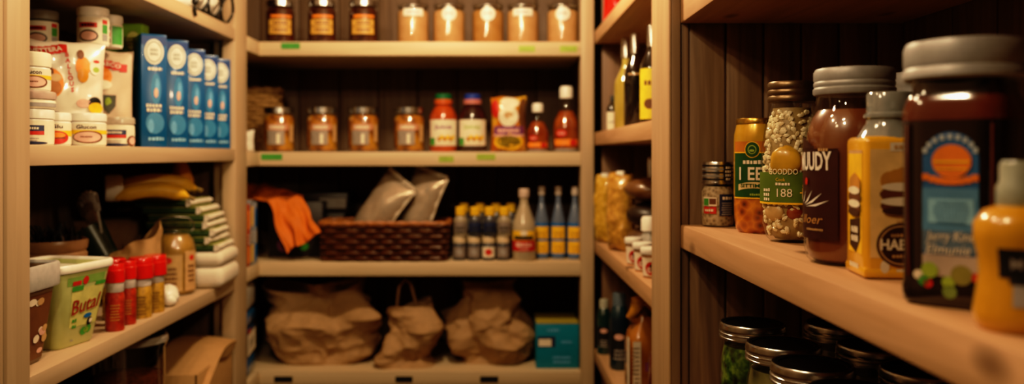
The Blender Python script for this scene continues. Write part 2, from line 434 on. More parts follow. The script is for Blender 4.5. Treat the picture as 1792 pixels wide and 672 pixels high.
def art_tub2(mb, mp, r, h):
    mb.rect(mp, -r * 1.5, r * 1.5, -h * .44, h * .42, CREAM, 1, 24); mb.rect(mp, r * .1, r * 1.2, -h * .4, h * .34, GREEN, 2, 12)
    for k in range(3): mb.rect(mp, -r * .6, -r * .05, -h * .34 + k * h * .25, -h * .18 + k * h * .25, (INK, RED, INK)[k], 2)
Z2, Z3, Z4 = .014, -.320, -.662
# ------------------------------------------------------------------ left unit, eye-level shelf
SJ = 'small white supplement jars on the left eye-level shelf'
tub('white jar with navy and red stripes lowest in the stack beside the front post', 'jar', (-.712, 1.300, Z2), .0275, .056, .015, SJ, art_stripes(NAVY, RED))
tub('flat pale tub stacked between two white jars beside the front post', 'tub', (-.712, 1.300, Z2 + .056), .030, .027, .012, None, lambda mb, mp, r, h: mb.rect(mp, -r * 1.4, r * 1.4, -h * .3, h * .1, GREY, 1, 16), body=CREAM, lid=mat('dusty pink plastic', (.42, .30, .25), .5), name='flat_tub')
tub('white jar with yellow band topmost on the stack beside the front post', 'jar', (-.715, 1.300, Z2 + .083), .0255, .060, .022, SJ, art_face(PINK), lid=CREAM)
tub('narrow white jar with bright red lips on its label', 'jar', (-.716, 1.375, Z2), .021, .054, .013, SJ, art_lips)
tub('white jar with black script and a round pink picture', 'jar', (-.708, 1.458, Z2), .0315, .057, .014, SJ, art_face(PINK))
tub('clear-lidded jar with navy and red bars standing below the upright pouch', 'jar', (-.704, 1.572, Z2), .0285, .055, .013, SJ, art_stripes(NAVY, RED, True), body=CREAM, lid=mat('frosted lid', (.45, .38, .30), .25))
tub('white lidded tub with a red bar standing on the snack bag', 'tub', (-.757, 1.585, .2035), .0275, .072, .016, 'supplement tubs on top of the bags', art_tub, name='supplement_tub')
tub('slim white tub with green side panel standing on the upright pouch', 'tub', (-.760, 1.665, .2105), .0215, .064, .015, 'supplement tubs on top of the bags', art_tub2, name='supplement_tub')
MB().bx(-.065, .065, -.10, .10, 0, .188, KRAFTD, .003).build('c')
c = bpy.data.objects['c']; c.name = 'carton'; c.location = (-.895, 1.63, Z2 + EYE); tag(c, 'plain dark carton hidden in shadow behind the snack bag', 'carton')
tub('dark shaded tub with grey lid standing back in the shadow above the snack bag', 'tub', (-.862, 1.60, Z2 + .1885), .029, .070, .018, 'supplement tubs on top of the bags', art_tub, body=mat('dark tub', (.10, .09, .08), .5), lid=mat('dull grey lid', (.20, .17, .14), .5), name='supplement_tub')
# snack bag
FOIL = mat('glossy white film', (.74, .66, .55), .28, var=.03, coat=.4)
t = thing('snack_bag', 'crinkled white snack bag with red lettering and orange food pictures', 'bag', (-.780, 1.525, Z2), look(-.75, 1.5) + .1)
f = pillow(.135, .190, .060, 3, .006, 16); mb = MB(); put_pillow(mb, f, FOIL, 30, 34); mb.build('film', t)
mp = pmap(f, .10); mb = MB(); G2 = lambda *a: mb.ell(mp, *a)
for k in range(6):
    a = k / 5; mb.rect(mp, -.060 + .055 * a - .007, -.060 + .055 * a + .007, .058 + .010 * a, .074 + .010 * a, RED, 2, 3, 3)
mb.text(mp, 'VETTERA', -.032, .071, .013, CREAM, 4, .02, width=.052, rot=.18)
for k, ch in enumerate('BALLOUS'): mb.text(mp, ch, .001 + k * .0015, .064 - k * .0105, .011, RED, 3, .03)
G2(-.030, .012, .026, .028, ORANGE, 2); G2(-.035, .032, .014, .012, BROWN, 4); G2(-.024, .004, .016, .014, mat('toasted crust', (.38, .14, .03), .5), 5); G2(-.036, .006, .009, .013, BROWN, 6); G2(-.018, .022, .010, .007, TAN, 6)
G2(.028, .044, .013, .018, ORANGE, 3); G2(.028, .028, .010, .013, mat('amber glaze', (.62, .24, .02), .4), 4); G2(.024, .066, .006, .009, BROWN, 4)
G2(.050, .044, .010, .014, CREAM, 3); G2(.052, .055, .006, .003, RED, 4); G2(.052, .04, .006, .005, LIME, 4)
G2(.03, -.022, .013, .008, PINK, 3); G2(.05, -.02, .012, .010, INK, 3); G2(.052, -.030, .014, .010, YEL, 4); G2(-.02, -.042, .012, .004, INK, 3); G2(.02, -.05, .01, .003, INK, 3)
mb.build('printed_front', t)
# upright pouch
POUCH = mat('cream matt film', (.60, .46, .34), .45, var=.04)
t = thing('stand_up_pouch', 'cream upright pouch with red banner and a grey shield, left of the blue cartons', 'pouch', (-.783, 1.692, Z2), look(-.765, 1.7) - .05)
f = pillow(.105, .195, .045, 9, .005, 14); mb = MB(); put_pillow(mb, f, POUCH); mb.build('film', t)
mp = pmap(f, .10); mb = MB()
for k in range(6): mb.rect(mp, -.042 + k * .014, -.028 + k * .014, .066 - k * .003, .082 - k * .003, RED, 2, 3, 2)
mb.text(mp, 'VITASCO', .0, .067, .011, CREAM, 4, .02, width=.062, rot=-.2)
mb.ell(mp, -.012, .040, .026, .022, ORANGE, 2); mb.ell(mp, -.020, .054, .016, .010, BROWN, 3); mb.ell(mp, -.006, .024, .020, .010, CREAM, 4)
mb.poly(mp, [(-.008, .004), (.022, .004), (.021, -.018), (.008, -.034), (-.006, -.018)], mat('slate print', (.07, .07, .05), .5), 3); mb.ell(mp, .007, -.010, .006, .009, LIME, 5)
bars(mb, mp, .002, -.045, .055, .004, BROWN, 4, 3, 2, 2.2)
mb.build('printed_front', t)
# green carton
t = thing('tall_carton', 'tall green carton with a pale round badge behind the upright pouch', 'carton', (-.79, 1.806, Z2), 0)
MB().bx(-.04, .04, -.019, .019, 0, .264, mat('green carton board', (.26, .50, .06), .5), .001).build('carton_board', t)
mp = face(.019, .228); mb = MB(); mb.ell(mp, .022, -.001, .017, .022, LIME, 1); mb.ell(mp, .022, -.001, .015, .020, mat('pale lime', (.92, .90, .32), .5), 2)
bars(mb, mp, .014, .004, .02, .004, LIME, 2, 3, 3); mb.build('badge', t)
# blue cartons
BLUEB = mat('blue carton board', (.0, .09, .27), .32, var=.05, coat=.2); BLUED = mat('deep blue print', (.0, .04, .20), .35)
PALEB = mat('pale blue print', (.25, .50, .68), .4)
t = thing('drink_carton', 'blue drink carton standing apart next to the cream pouch', 'carton', (-.712, 1.742, Z2), R(35), 'row of blue drink cartons')
MB().bx(-.025, .025, -.026, .05, 0, .232, BLUEB, .0015).build('carton_board', t)
mp = face(.026, .116); mb = MB()
mb.rect(mp, -.024, .024, .094, .112, BLUED, 1); mb.ell(mp, 0, .080, .019, .026, mat('badge white', (.72, .70, .60), .5), 2); mb.ell(mp, 0, .080, .016, .022, GREY, 3, inner=.88, rings=1)
bars(mb, mp, 0, .084, .018, .005, GREY, 3, 3, 2); bars(mb, mp, .002, .045, .030, .006, CREAM, 5, 3)
mb.ell(mp, .004, .004, .010, .032, mat('mid blue print', (.02, .20, .42), .4), 1); mb.ell(mp, .006, .010, .004, .016, SKYB, 2); mb.ell(mp, .004, -.004, .004, .010, PINK, 3)
bars(mb, mp, 0, -.030, .036, .007, CREAM, 7, 3, 2, 1.3); mb.ell(mp, .002, -.066, .018, .022, mat('mid blue print', (.02, .20, .42), .4), 1); mb.ell(mp, -.006, -.072, .006, .014, SKYB, 2); bars(mb, mp, .004, -.098, .034, .007, PALEB, 9, 3)
mb.build('printed_front', t)
b0 = t
for (x, y, lab, sc_) in ((-.715, 1.877, 'blue drink carton with its dark side showing, second in the blue row', 1.03),
                         (-.714, 1.983, 'third blue drink carton counted from the cream pouch', 1.0),
                         (-.712, 2.072, 'fourth blue drink carton counted from the cream pouch', .985),
                         (-.708, 2.155, 'blue drink carton nearest the rear post, last of the row', .985)):
    dup(b0, lab, (x, y, Z2), R(35), (1, .8, sc_))
# ------------------------------------------------------------------ wire basket and towel on the top left shelf
t = thing('wire_basket', 'black scrolled wire basket hanging over the edge of the top left shelf', 'basket', (-.735, 2.02, .3255))
mb = MB(); W = .004
def loop(z, gx, gy): return [(gx * math.copysign(abs(math.cos(a)) ** .5, math.cos(a)), gy * math.copysign(abs(math.sin(a)) ** .5, math.sin(a)), z) for a in [2 * PI * k / 40 for k in range(40)]]
mb.tube(loop(.006, .062, .125), W, BLACKP, 6, True); mb.tube(loop(.115, .085, .145), W * 1.3, BLACKP, 6, True); mb.build('frame', t)
for (y0, sgn) in ((-.09, 1), (-.045, -1), (0, 1), (.045, -1), (.09, 1)):
    mb = MB(); pts = []
    for k in range(25):
        a = k / 24; pts.append((.0655 + .022 * a, y0 + sgn * .022 * math.sin(a * 2 * PI), .006 + .109 * a))
    mb.tube(pts, W, BLACKP, 6); mb.build('scroll_bar', t)
mb = MB(); mb.tube([(.066, -.13, .03), (.072, -.16, .02), (.073, -.165, -.005), (.072, -.155, -.018)], .004, BLACKP, 6); mb.blob((.074, -.165, .012), (.008, .008, .009), BLACKP); mb.build('hook', t)
t = thing('linen_towel', 'striped cream linen crumpled inside the black wire basket', 'towel', (-.735, 2.02, .333))
f = pillow(.24, .10, .10, 21, .012, 18); mb = MB(); put_pillow(mb, f, WHITE, 24, 16); o = mb.build('cloth', t); o.rotation_euler.z = PI / 2
# ------------------------------------------------------------------ left unit, middle shelf
def square_tub(label, loc, rb, rt, h, body, rimm, art, rz=0, rim=.010):
    t = thing('square_tub', label, 'tub', loc, rz)
    prof = [(0, 0), (rb * .93, 0), (rb, .004), (rb + (rt - rb) * .86, h * .86), (rt * .985, h - rim)]
    L = Lathe(prof, 64, e=7); L2 = Lathe(prof + [(rt * .98, h - .002), (rt * .93, h - .002), (rb * .94, .006), (0, .006)], 64, e=7)
    MB().lathe(L2, body).build('tub_body', t)
    q = h - rim
    MB().lathe(Lathe([(rt * .985, q), (rt * 1.03, q), (rt * 1.05, q + .003), (rt * 1.05, h), (rt * 1.02, h + .003), (rt * .97, h + .003), (rt * .93, h), (rt * .93, q)], 64, e=7, open=True), rimm).build('rim', t)
    mb = MB(); art(mb, L, h); mb.build('printed_sides', t); return t
def quarter(L):
    L.map(.01); return L.tab[-1] / 4
def art_green(L, h, mb):
    pass
TUBG = mat('pale green tub plastic', (.52, .56, .24), .3, var=.05, coat=.3)
def art_t(mb, L, h):
    q = quarter(L)
    for side in (0, 1):
        mp = L.map(h * .5, q * side)
        mb.rect(mp, -.040, .040, .036, .050, mat('mid green wash', (.22, .38, .10), .4), 1, 8, 2)
        mb.rect(mp, -.030, .042, -.035, .030, mat('yellow wash', (.58, .56, .20), .4), 1, 8, 4)
    mp = L.map(h * .5, q)
    mb.rect(mp, -.030, -.012, .036, .043, RED, 3); mb.ell(mp, -.003, .042, .006, .007, RED, 3); mb.rect(mp, -.030, -.006, .026, .034, GREEN, 3); mb.rect(mp, .020, .044, .030, .036, GREEN, 3)
    mb.text(mp, 'Butal', .004, .000, .034, mat('maroon script', (.30, .03, .02), .4), 5, .008, rot=.10, shear=.2, width=.062); mb.text(mp, 'Butal', .005, -.001, .034, TAN, 4, .022, rot=.10, shear=.2, width=.063)
    mb.ell(mp, .014, -.020, .010, .004, BLUE, 4); mb.ell(mp, .022, -.031, .007, .007, INK, 3); mb.ell(mp, .024, -.030, .004, .004, CREAM, 4); bars(mb, mp, -.018, -.024, .012, .006, GREEN, 2, 3, 2)
    mb.ell(mp, .010, -.046, .009, .007, GREEN, 3); mb.ell(mp, .023, -.044, .007, .007, GREEN, 3); mb.text(mp, 'GB', .016, -.045, .010, LIME, 4, .03); bars(mb, mp, -.02, -.057, .01, .003, GREY, 3)
    mp = L.map(h * .5, 0)
    mb.ell(mp, .012, -.026, .016, .013, mat('dark leaf green', (.03, .12, .03), .4), 3); mb.ell(mp, .013, -.025, .010, .007, BROWN, 4); bars(mb, mp, .012, -.05, .018, .004, GREY, 4)
    mb.ell(mp, .030, .047, .012, .008, YEL, 3)
square_tub('open pale green plastic tub with dark red script and a white rim', (-.744, 1.418, Z3), .046, .069, .137, TUBG, WHITE, art_t, -R(12))
def art_n(mb, L, h):
    q = quarter(L); rg = random.Random(3)
    for side in (0, 1):
        mp = L.map(h * .45, q * side); mb.rect(mp, -.040, .040, -.060, .040, BROWN, 1, 10, 6)
        for k in range(14):
            c = rg.choice([TAN, TAN, CREAM, PINK]); mb.ell(mp, rg.uniform(-.034, .034), rg.uniform(-.052, .034), rg.uniform(.006, .011), rg.uniform(.004, .008), c, 2 + k * .3, 14)
square_tub('square tub printed with brown nuts and a thick grey rim, behind the front post', (-.748, 1.268, Z3), .046, .064, .150, mat('brown tub plastic', (.20, .12, .07), .4), mat('grey rim plastic', (.42, .40, .38), .4), art_n, rim=.034)
# spice bottles
REDP = mat('glossy red plastic', (.62, .015, .01), .25, var=.05, coat=.4); SPICE = mottled('paprika powder', [(.25, .02, .01), (.45, .04, .015)], .4, 90)
GOLD = mottled('golden spice', [(.30, .16, .02), (.55, .33, .05)], .4, 90)
def spice(label, x, y, r, h, lh, fill, rl, group):
    t = thing('spice_bottle', label, 'spice bottle', (x, y, Z3), look(x, y), group)
    hb = h - lh
    L = turned([(0, 0), (r * .95, 0), (r, .003), (r, hb * .72), (r * .88, hb * .80), (r * .85, hb), (0, hb)])
    MB().lathe(L, fill).build('bottle_body', t)
    MB().lathe(turned([(r * .9, hb * .80), (r * .93, hb * .81), (r * .93, hb), (r * .88, hb)], open=True), mat('milky neck band', (.55, .50, .47), .4)).build('neck_band', t)
    MB().lathe(Lathe([(0, hb), (rl, hb), (rl * 1.02, hb + .002), (rl * 1.02, hb + lh * .65), (rl * .96, hb + lh * .68), (rl * .96, h - .002), (rl * .9, h), (0, h)], 64, knurl=.03, kz=(hb + .001, hb + lh * .6)), REDP).build('screw_cap', t)
    mb = MB(); mp = L.map(hb * .38); bars(mb, mp, 0, hb * .16, r * 1.0, r * .16, mat('printed lettering ' + fill.name, (.5, .22, .06) if fill is SPICE else (.20, .09, .02), .5), int(y * 100), 2, 6, 2); mb.build('label', t); return t
SG = 'red-capped spice bottles on the left shelf'
spice('red spice bottle with red cap, nearest the green tub', -.690, 1.528, .0165, .122, .034, SPICE, .0168, SG)
spice('red spice bottle with red cap, second from the green tub', -.692, 1.585, .0155, .120, .034, SPICE, .0160, SG)
spice('golden spice bottle with wide red cap, in front of its twin', -.694, 1.650, .0205, .118, .040, GOLD, .0235, SG)
spice('golden spice bottle with wide red cap, beside the crumpled white paper', -.690, 1.708, .0185, .116, .040, GOLD, .0225, SG)
spice('golden spice bottle with wide red cap, at the rear of the spice group', -.740, 1.632, .0195, .118, .040, GOLD, .0230, SG)
mb = MB(); mb.blob((0, 0, .021), (.028, .025, .022), WHITE, 3, None, .35, 40); mb.blob((.012, -.015, .013), (.016, .012, .012), WHITE, 3, None, .3, 50, 4)
o = mb.build('paper_wad', loc=(-.695, 1.78, Z3 + EYE)); tag(o, 'crumpled white paper wad between the golden spice and the sauce jar', 'paper')
# big sauce jar
SAUCE = mottled('mustard sauce', [(.26, .14, .03), (.42, .24, .055)], .35, 30, coat=.6)
t = thing('sauce_jar', 'large glass jar of mustard coloured sauce with a paper label', 'jar', (-.737, 1.935, Z3), look(-.737, 1.935) + .15); t.scale = (1, 1, 1.06)
p = [(0, .003), (.044, .003), (.0465, .010), (.0465, .095), (.041, .116), (.031, .128), (0, .128)]
L = turned(p); MB().lathe(L, SAUCE).build('sauce', t)
MB().lathe(turned([(.045, 0), (.0485, .008), (.0485, .096), (.043, .118), (.033, .130), (.032, .142), (.035, .144), (.035, .148), (.030, .148)], open=True), GLASS).build('glass', t)
MB().lathe(turned([(0, .146), (.036, .146), (.037, .150), (.035, .158), (.012, .160), (0, .160)]), GLASS).build('lid', t)
mb = MB(); mb.tube([(.037, 0, .134), (.043, 0, .140), (.042, 0, .152), (.030, 0, .163), (0, 0, .166)], .0016, STEEL, 6); mb.tube([(-.037, 0, .134), (-.043, 0, .140), (-.042, 0, .152), (-.030, 0, .163), (0, 0, .166)], .0016, STEEL, 6); mb.build('wire_clip', t)
Lg = turned([(.0487, 0), (.0487, .1)]); mp = Lg.map(.05)
mb = MB(); mb.rect(mp, -.055, .010, -.040, .038, mat('aged label', (.46, .30, .13), .6), 1, 20); mb.rect(mp, .016, .05, -.04, .045, TAN, 1, 12)
mb.ell(mp, -.022, .026, .010, .007, RED, 2); mb.ell(mp, -.034, .026, .006, .006, RED, 2); mb.ell(mp, .034, .030, .007, .006, RED, 2); bars(mb, mp, -.02, .008, .04, .006, BROWN, 3, 2, 4); bars(mb, mp, .033, .012, .02, .006, BROWN, 5, 2, 4); mb.build('label', t)
# towels
TWG = mat('dark green towelling', (.035, .075, .025), .9, bump=.4, scale=300); TWW = mat('white towelling', (.74, .67, .56), .9, bump=.4, scale=300, var=.06); TWL = mat('lime towel edge', (.28, .30, .09), .9)
def towel(lab, x, y, z, w, d, h, rz, rx=0):
    t = thing('folded_towel', lab, 'towel', (x, y, z), rz, 'folded green and white towels stacked on the left shelf')
    mb = MB(); mb.box((-.004, 0, h / 2), (w, d, h * .92), TWG, h * .3, seg=3); mb.box((-.004, -.0005, h * .93), (w * .99, d, h * .10), TWL, h * .04); mb.build('folded_body', t)
    mb = MB(); n = 14
    def fn(a, b):
        an = -PI / 2 + PI * a; y0 = (b - .5) * d * 1.01
        k = noise.noise(Vector((a * 4, b * 7, z * 90))) * .0018
        return Vector((w / 2 - .012 + (h * .62 + k) * math.cos(an) * 1.3, y0, h / 2 + (h * .48 + k * .5) * math.sin(an)))
    mb.grid(fn, 12, 16, TWW); mb.grid(lambda a, b: fn(a, 0) * (1 - b) + Vector((w / 2 - .012, -d / 2, h / 2)) * b, 12, 2, TWW); mb.build('white_fold', t); return t
mb = MB(); mb.box((0, 0, .026), (.150, .165, .052), TWW, .020, seg=4); mb.box((0, 0, .070), (.146, .160, .036), TWW, .016, seg=4)
o = mb.build('folded_towel', loc=(-.722, 2.070, Z3 + EYE), rz=.05); tag(o, 'thick plain white folded towel at the bottom of the towel stack', 'towel')
names = ['lowest', 'second', 'third', 'fourth', 'fifth', 'sixth', 'topmost']
for k in range(7):
    towel('green and white folded towel, %s of the layers above the plain white one' % names[k], -.742 - .004 * k + (.006, -.004, .005, 0, .004, -.006, -.02)[k], 2.068, Z3 + .0885 + k * .0178, .150 - .003 * k, .150, .0172, .05 + (.03, -.04, .05, -.02, .04, 0, -.05)[k])
# paper bag with torn mouth, and other dim things behind
def crumple(p, s=0):
    a = abs(noise.noise(p + Vector((s, 0, 0)))); b = abs(noise.noise(p * 2.1 + Vector((0, s, 5))))
    return .6 - a * 1.6 + .3 - b * .8
def folds(p, s):
    rg = random.Random(s); t = 0; q = p + Vector((noise.noise(p * 9), noise.noise(p * 9 + Vector((5, 1, 2))), noise.noise(p * 9 + Vector((1, 7, 3))))) * .022
    for k in range(7):
        d = Vector((rg.uniform(-1, 1), rg.uniform(-.4, .4), rg.uniform(-1, 1))).normalized(); fq = rg.uniform(7, 20)
        w_ = noise.noise(p * 7 + Vector((k * 3.1, s, 0))) + .45
        x = (q.dot(d) * fq + rg.uniform(0, 5)) % 2; t += max(0, w_) * (1 - abs(x - 1) * 2 if k % 2 else abs(x - 1) * 2 - 1) * 9 / fq
    return t * .6
def sack(mb, w, d, top, m, seed, amp=.02, fr=9, e=3.2, waist=None, nu=72, nv=40, tuck=.0, lean=(0, 0), fold=False):
    def fn(a, b):
        th = 2 * PI * a; f = 1 / (abs(math.cos(th)) ** e + abs(math.sin(th)) ** e) ** (1 / e)
        z = b * top(th); k = waist(b) if waist else 1
        x = w / 2 * f * math.cos(th) * k; y = d / 2 * f * math.sin(th) * (k if b < .6 else k * (1 - tuck * (b - .6) / .4))
        q = Vector((x * fr, y * fr, z * fr))
        c = (folds(q, seed) + .22 * crumple(q * 16, seed) if fold else crumple(q, seed)) * amp * min(1, b * 8 + .15)
        return Vector((x + f * math.cos(th) * c + lean[0] * b * b, y + f * math.sin(th) * c + lean[1] * b * b, max(0.0, z + (.3 * amp * noise.noise(q * 1.5) if b > .2 else 0))))
    mb.grid(fn, nu, nv, m)
    mb.add([fn(k / nu, 0) for k in range(nu)], [tuple(range(nu))[::-1]], m)
    return fn
mb = MB(); sack(mb, .105, .075, lambda th: .125 + .045 * math.cos(th - .2) + .012 * math.sin(3 * th), CARD, 2, .008, 14)
mb.box((0, 0, .09), (.09, .06, .004), KRAFTD, .001)
o = mb.build('paper_bag', loc=(-.776, 1.80, Z3 + EYE), rz=.12); tag(o, 'open brown paper bag with a slanted torn mouth behind the green tub', 'paper bag')
t = thing('brown_crock', 'ridged brown crock filled with dark dried herbs behind the green tub', 'crock', (-.862, 1.63, Z3))
MB().lathe(turned([(0, 0), (.052, 0), (.056, .01), (.060, .11), (.066, .115), (.066, .128), (.062, .132), (.066, .137), (.068, .150), (.066, .155), (.058, .155), (.055, .12), (0, .12)]), mat('brown glazed clay', (.34, .19, .10), .35)).build('crock_body', t)
mb = MB(); rg = random.Random(5)
for k in range(60):
    a = rg.uniform(0, 2 * PI); r = rg.uniform(0, .05); p = Vector((r * math.cos(a), r * math.sin(a), .12)); q = p + Vector((rg.uniform(-.03, .03), rg.uniform(-.03, .03), rg.uniform(.035, .065))); mb.tube([p, (p + q) / 2 + Vector((.003, 0, 0)), q], .002, BLACKP, 4)
mb.build('dried_herbs', t, kind='stuff')
t = thing('cutlery_cup', 'dark cup tipped over with clear plastic forks sticking out', 'cup', (-.868, 1.852, Z3))
mb = MB(); rot = Matrix.Rotation(-.55, 3, 'Y'); Lc = [(0, 0), (.030, 0), (.038, .075), (.035, .075), (.028, .004), (0, .004)]
mb.M = Matrix.Translation((.01, 0, .090)) @ rot.to_4x4(); mb.lathe(turned(Lc), mat('dark green cup', (.02, .04, .025), .3)); mb.build('cup_body', t)
mb = MB(); mb.bx(-.038, .032, -.038, .04, 0, .080, KRAFTD, .003); mb.build('cup_stand', t)
FORK = mat('clear grey plastic', (.55, .54, .52), .12, coat=1)
for k in range(6):
    mb = MB(); mb.M = Matrix.Translation((.01, 0, .098)) @ (Matrix.Rotation(-.62 + .12 * k, 3, 'Y') @ Matrix.Rotation(.12 * (k - 2.5), 3, 'X')).to_4x4()
    mb.tube([(0, 0, .01), (0, 0, .105)], .0028, FORK, 6); mb.box((0, 0, .113), (.014, .003, .018), FORK, .001)
    for j in (-1, 0, 1): mb.tube([(j * .005, 0, .12), (j * .005, 0, .143)], .0012, FORK, 5)
    mb.blob((0, 0, .144), (.0045, .003, .004), WHITE, 1); mb.build('fork', t)  # white blob at each tip imitates a glint on the clear plastic
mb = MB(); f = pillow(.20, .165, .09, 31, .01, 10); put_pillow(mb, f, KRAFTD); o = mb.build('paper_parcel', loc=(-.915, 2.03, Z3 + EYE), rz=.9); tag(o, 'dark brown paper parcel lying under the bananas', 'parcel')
BAN = mat('ripe banana skin', (.85, .50, .04), .45, var=.12, scale=25); BTIP = mat('banana stem', (.25, .16, .04), .6)
def banana(lab, loc, rz, ln=.17, r=.017, bend=.9, tilt=0, m=BAN):
    t = thing('banana', lab, 'banana', loc, rz, 'bananas on top of the parcel and towels')
    pts = []; rad = []; Rr = ln / bend
    for k in range(19):
        a = k / 18; an = (a - .5) * bend
        pts.append((Rr * math.sin(an), 0, Rr * (math.cos(an) - math.cos(bend / 2)) + .012 + tilt * a)); rad.append(r * min(1, .30 + 4.5 * min(a, 1 - a)) if 0 < k < 18 else r * .25)
    MB().tube(pts, rad, m, 10).build('skin', t)
    MB().tube([pts[-1], Vector(pts[-1]) + Vector((.014, 0, -.006))], .005, BTIP, 6).build('stem', t)
    return t
zt = Z3 + .213
banana('yellow banana lying topmost along the bunch on the towels', (-.80, 1.985, zt + .012), .55, .19)
banana('yellow banana in front of the bunch with its tip pointing to the towels', (-.785, 1.93, zt - .005), .45, .16)
banana('yellow banana at the back of the bunch beside the upright squash', (-.825, 2.035, zt + .006), .70, .18)
o = MB(); o.lathe(turned([(.029, -.018), (.031, -.012), (.031, .012), (.029, .018)], 24, open=True), WHITE); o = o.build('paper_band', loc=(-.868, 1.915, zt + .03 + EYE)); o.rotation_euler = (0, PI / 2, .5); tag(o, 'white paper band wrapped around the left end of the bananas', 'paper band')
t = thing('butternut_squash', 'orange butternut squash leaning upright against the back behind the towels', 'squash', (-.778, 2.105, zt + .004))
mb = MB(); mb.tube([(0, 0, 0), (.001, 0, .01), (-.004, .0, .035), (-.012, .01, .07), (-.020, .015, .085)], [.008, .024, .028, .020, .014], mat('squash skin', (.85, .38, .05), .45), 16); mb.build('squash_body', t)
MB().tube([(-.019, .015, .084), (-.023, .017, .096)], .006, BTIP, 6).build('stem', t)
# ------------------------------------------------------------------ left unit, lower shelf
t = thing('glass_canister', 'large clear glass canister half filled with dark brown grain on the lower left shelf', 'canister', (-.757, 1.74, Z4))
MB().lathe(turned([(.066, 0), (.070, .006), (.071, .262), (.075, .270), (.076, .284), (.071, .288), (.068, .28)], 48, open=True), glass('canister glass', (.9, .88, .85), 2.2, .06)).build('glass', t)
MB().lathe(turned([(0, .004), (.067, .004), (.067, .205), (0, .212)]), mottled('dark brown grain', [(.10, .03, .01), (.30, .10, .03)], .5, 120)).build('grain', t)
MB().lathe(turned([(.071, .274), (.0775, .275), (.0775, .284), (.073, .289), (.070, .286)], 48, open=True), mat('greyish glass rim', (.35, .32, .28), .12, coat=1)).build('rim', t)
mb = MB(); rg = random.Random(8); f = pillow(.15, .16, .10, 12, .016, 20); put_pillow(mb, f, mat('crinkled dark cellophane', (.02, .02, .022), .12, coat=1), 30, 30)
o = mb.build('cellophane_bag', loc=(-.93, 1.90, Z4 + EYE), rz=.3); tag(o, 'glossy dark cellophane bag behind the cardboard box on the lower left shelf', 'bag')
t = thing('cardboard_box', 'open cardboard box with a long curved flap at the rear of the lower left shelf', 'box', (-.735, 2.02, Z4))
mb = MB(); w, d, h = .13, .26, .165
for (a, b, c_, e_) in ((-w / 2, w / 2, -d / 2, -d / 2 + .004), (-w / 2, w / 2, d / 2 - .004, d / 2), (-w / 2, -w / 2 + .004, -d / 2, d / 2), (w / 2 - .004, w / 2, -d / 2, d / 2)): mb.bx(a, b, c_, e_, 0, h, CARD, .0008)
mb.bx(-w / 2, w / 2, -d / 2, d / 2, 0, .004, CARD, .0008); mb.build('box_body', t)
def flap(a, b):
    y = d / 2 - .004 - a * .31; z = h + .034 + .004 * math.sin(a * 8) - .115 * max(0, a - .30) ** 1.5 * 1.9
    return Vector((-w / 2 + .005 + b * (w + .008) - .035 * a * (1 - b) * 0, y, z - .012 * (b ** 3)))
mb = MB(); mb.grid(flap, 24, 8, CARD); mb.grid(lambda a, b: flap(a, 1) - Vector((.001 + .006 * b, 0, .020 * b * (1 + .6 * math.sin(a * 9)))), 24, 3, CARD); mb.build('flap', t)
# ------------------------------------------------------------------ back unit
B1, B2, B3, B4 = .320, .007, -.306, -.617
def bp(u, Y, z): return (UX(u, Y), Y, z)
DARKJAM = mottled('dark preserve', [(.03, .006, .003), (.10, .02, .006)], .3, 40, coat=.6)
def preserve(name, label, loc, r, h, fill, group, art, lidm=STEEL, fillh=.82, glasslid=False):
    t = thing(name, label, 'jar', loc, look(loc[0], loc[1]), group)
    sh = h * .80
    MB().lathe(turned([(0, .003), (r * .9, .003), (r * .95, .008), (r * .95, sh * .93), (r * .85, sh), (r * .80, h * fillh), (0, h * fillh)]), fill).build('contents', t)
    MB().lathe(turned([(r * .9, 0), (r, .006), (r, sh * .93), (r * .88, sh), (r * .84, h * .85), (r * .86, h * .9)], open=True), GLASS).build('glass', t)
    if glasslid:
        MB().lathe(turned([(0, h * .86), (r * .9, h * .86), (r * .93, h * .88), (r * .93, h * .905), (r * .86, h * .915), (0, h * .915)]), lidm).build('metal_ring', t)
        MB().lathe(turned([(r * .86, h * .915), (r * .98, h * .92), (r * 1.0, h * .95), (r * .96, h * .98), (r * .5, h), (0, h)]), GLASS).build('glass_lid', t)
    else:
        MB().lathe(Lathe([(0, h * .86), (r * .92, h * .86), (r * .95, h * .865), (r * .95, h * .985), (r * .9, h), (r * .80, h), (r * .78, h * .99), (0, h * .99)], 64, knurl=.015, kz=(h * .87, h * .98)), lidm).build('lid', t)
    if art:
        Lg = turned([(r * 1.005, 0), (r * 1.005, h)]); mb = MB(); art(mb, Lg.map(h * .42), r, h); mb.build('label', t)
    return t
def art_amber(mb, mp, r, h):
    AM = mat('amber label', (.62, .36, .08), .5)
    mb.rect(mp, -r * .85, r * .75, -h * .21, h * .12, AM, 1, 16); mb.rect(mp, -r * .7, r * .75, h * .16, h * .22, ORANGE, 1, 14, 1)
    bars(mb, mp, 0, h * .05, r * 1.2, h * .07, BROWN, 3, 2); mb.rect(mp, -r * .85, r * .75, -h * .045, -h * .025, BROWN, 2, 12, 1); bars(mb, mp, 0, -h * .12, r * 1.1, h * .06, BROWN, 5, 2)
lab = ['dark preserve jar with yellow label, leftmost on the top back shelf', 'dark preserve jar with yellow label, middle one of the three', 'dark preserve jar with yellow label, next to the peanut butter jars']
j0 = preserve('preserve_jar', lab[0], bp(491, 2.46, B1), .043, .128, DARKJAM, 'dark preserve jars on the top back shelf', art_amber)
for k, u_ in ((1, 564), (2, 636)): p_ = bp(u_, 2.46, B1); dup(j0, lab[k], p_, look(p_[0], p_[1]))
PB = mottled('peanut butter', [(.50, .28, .12), (.58, .34, .16)], .45, 30, coat=.2, bump=.05); PBD = mottled('dark peanut butter', [(.36, .17, .05), (.46, .24, .08)], .45, 30, coat=.2, bump=.05)
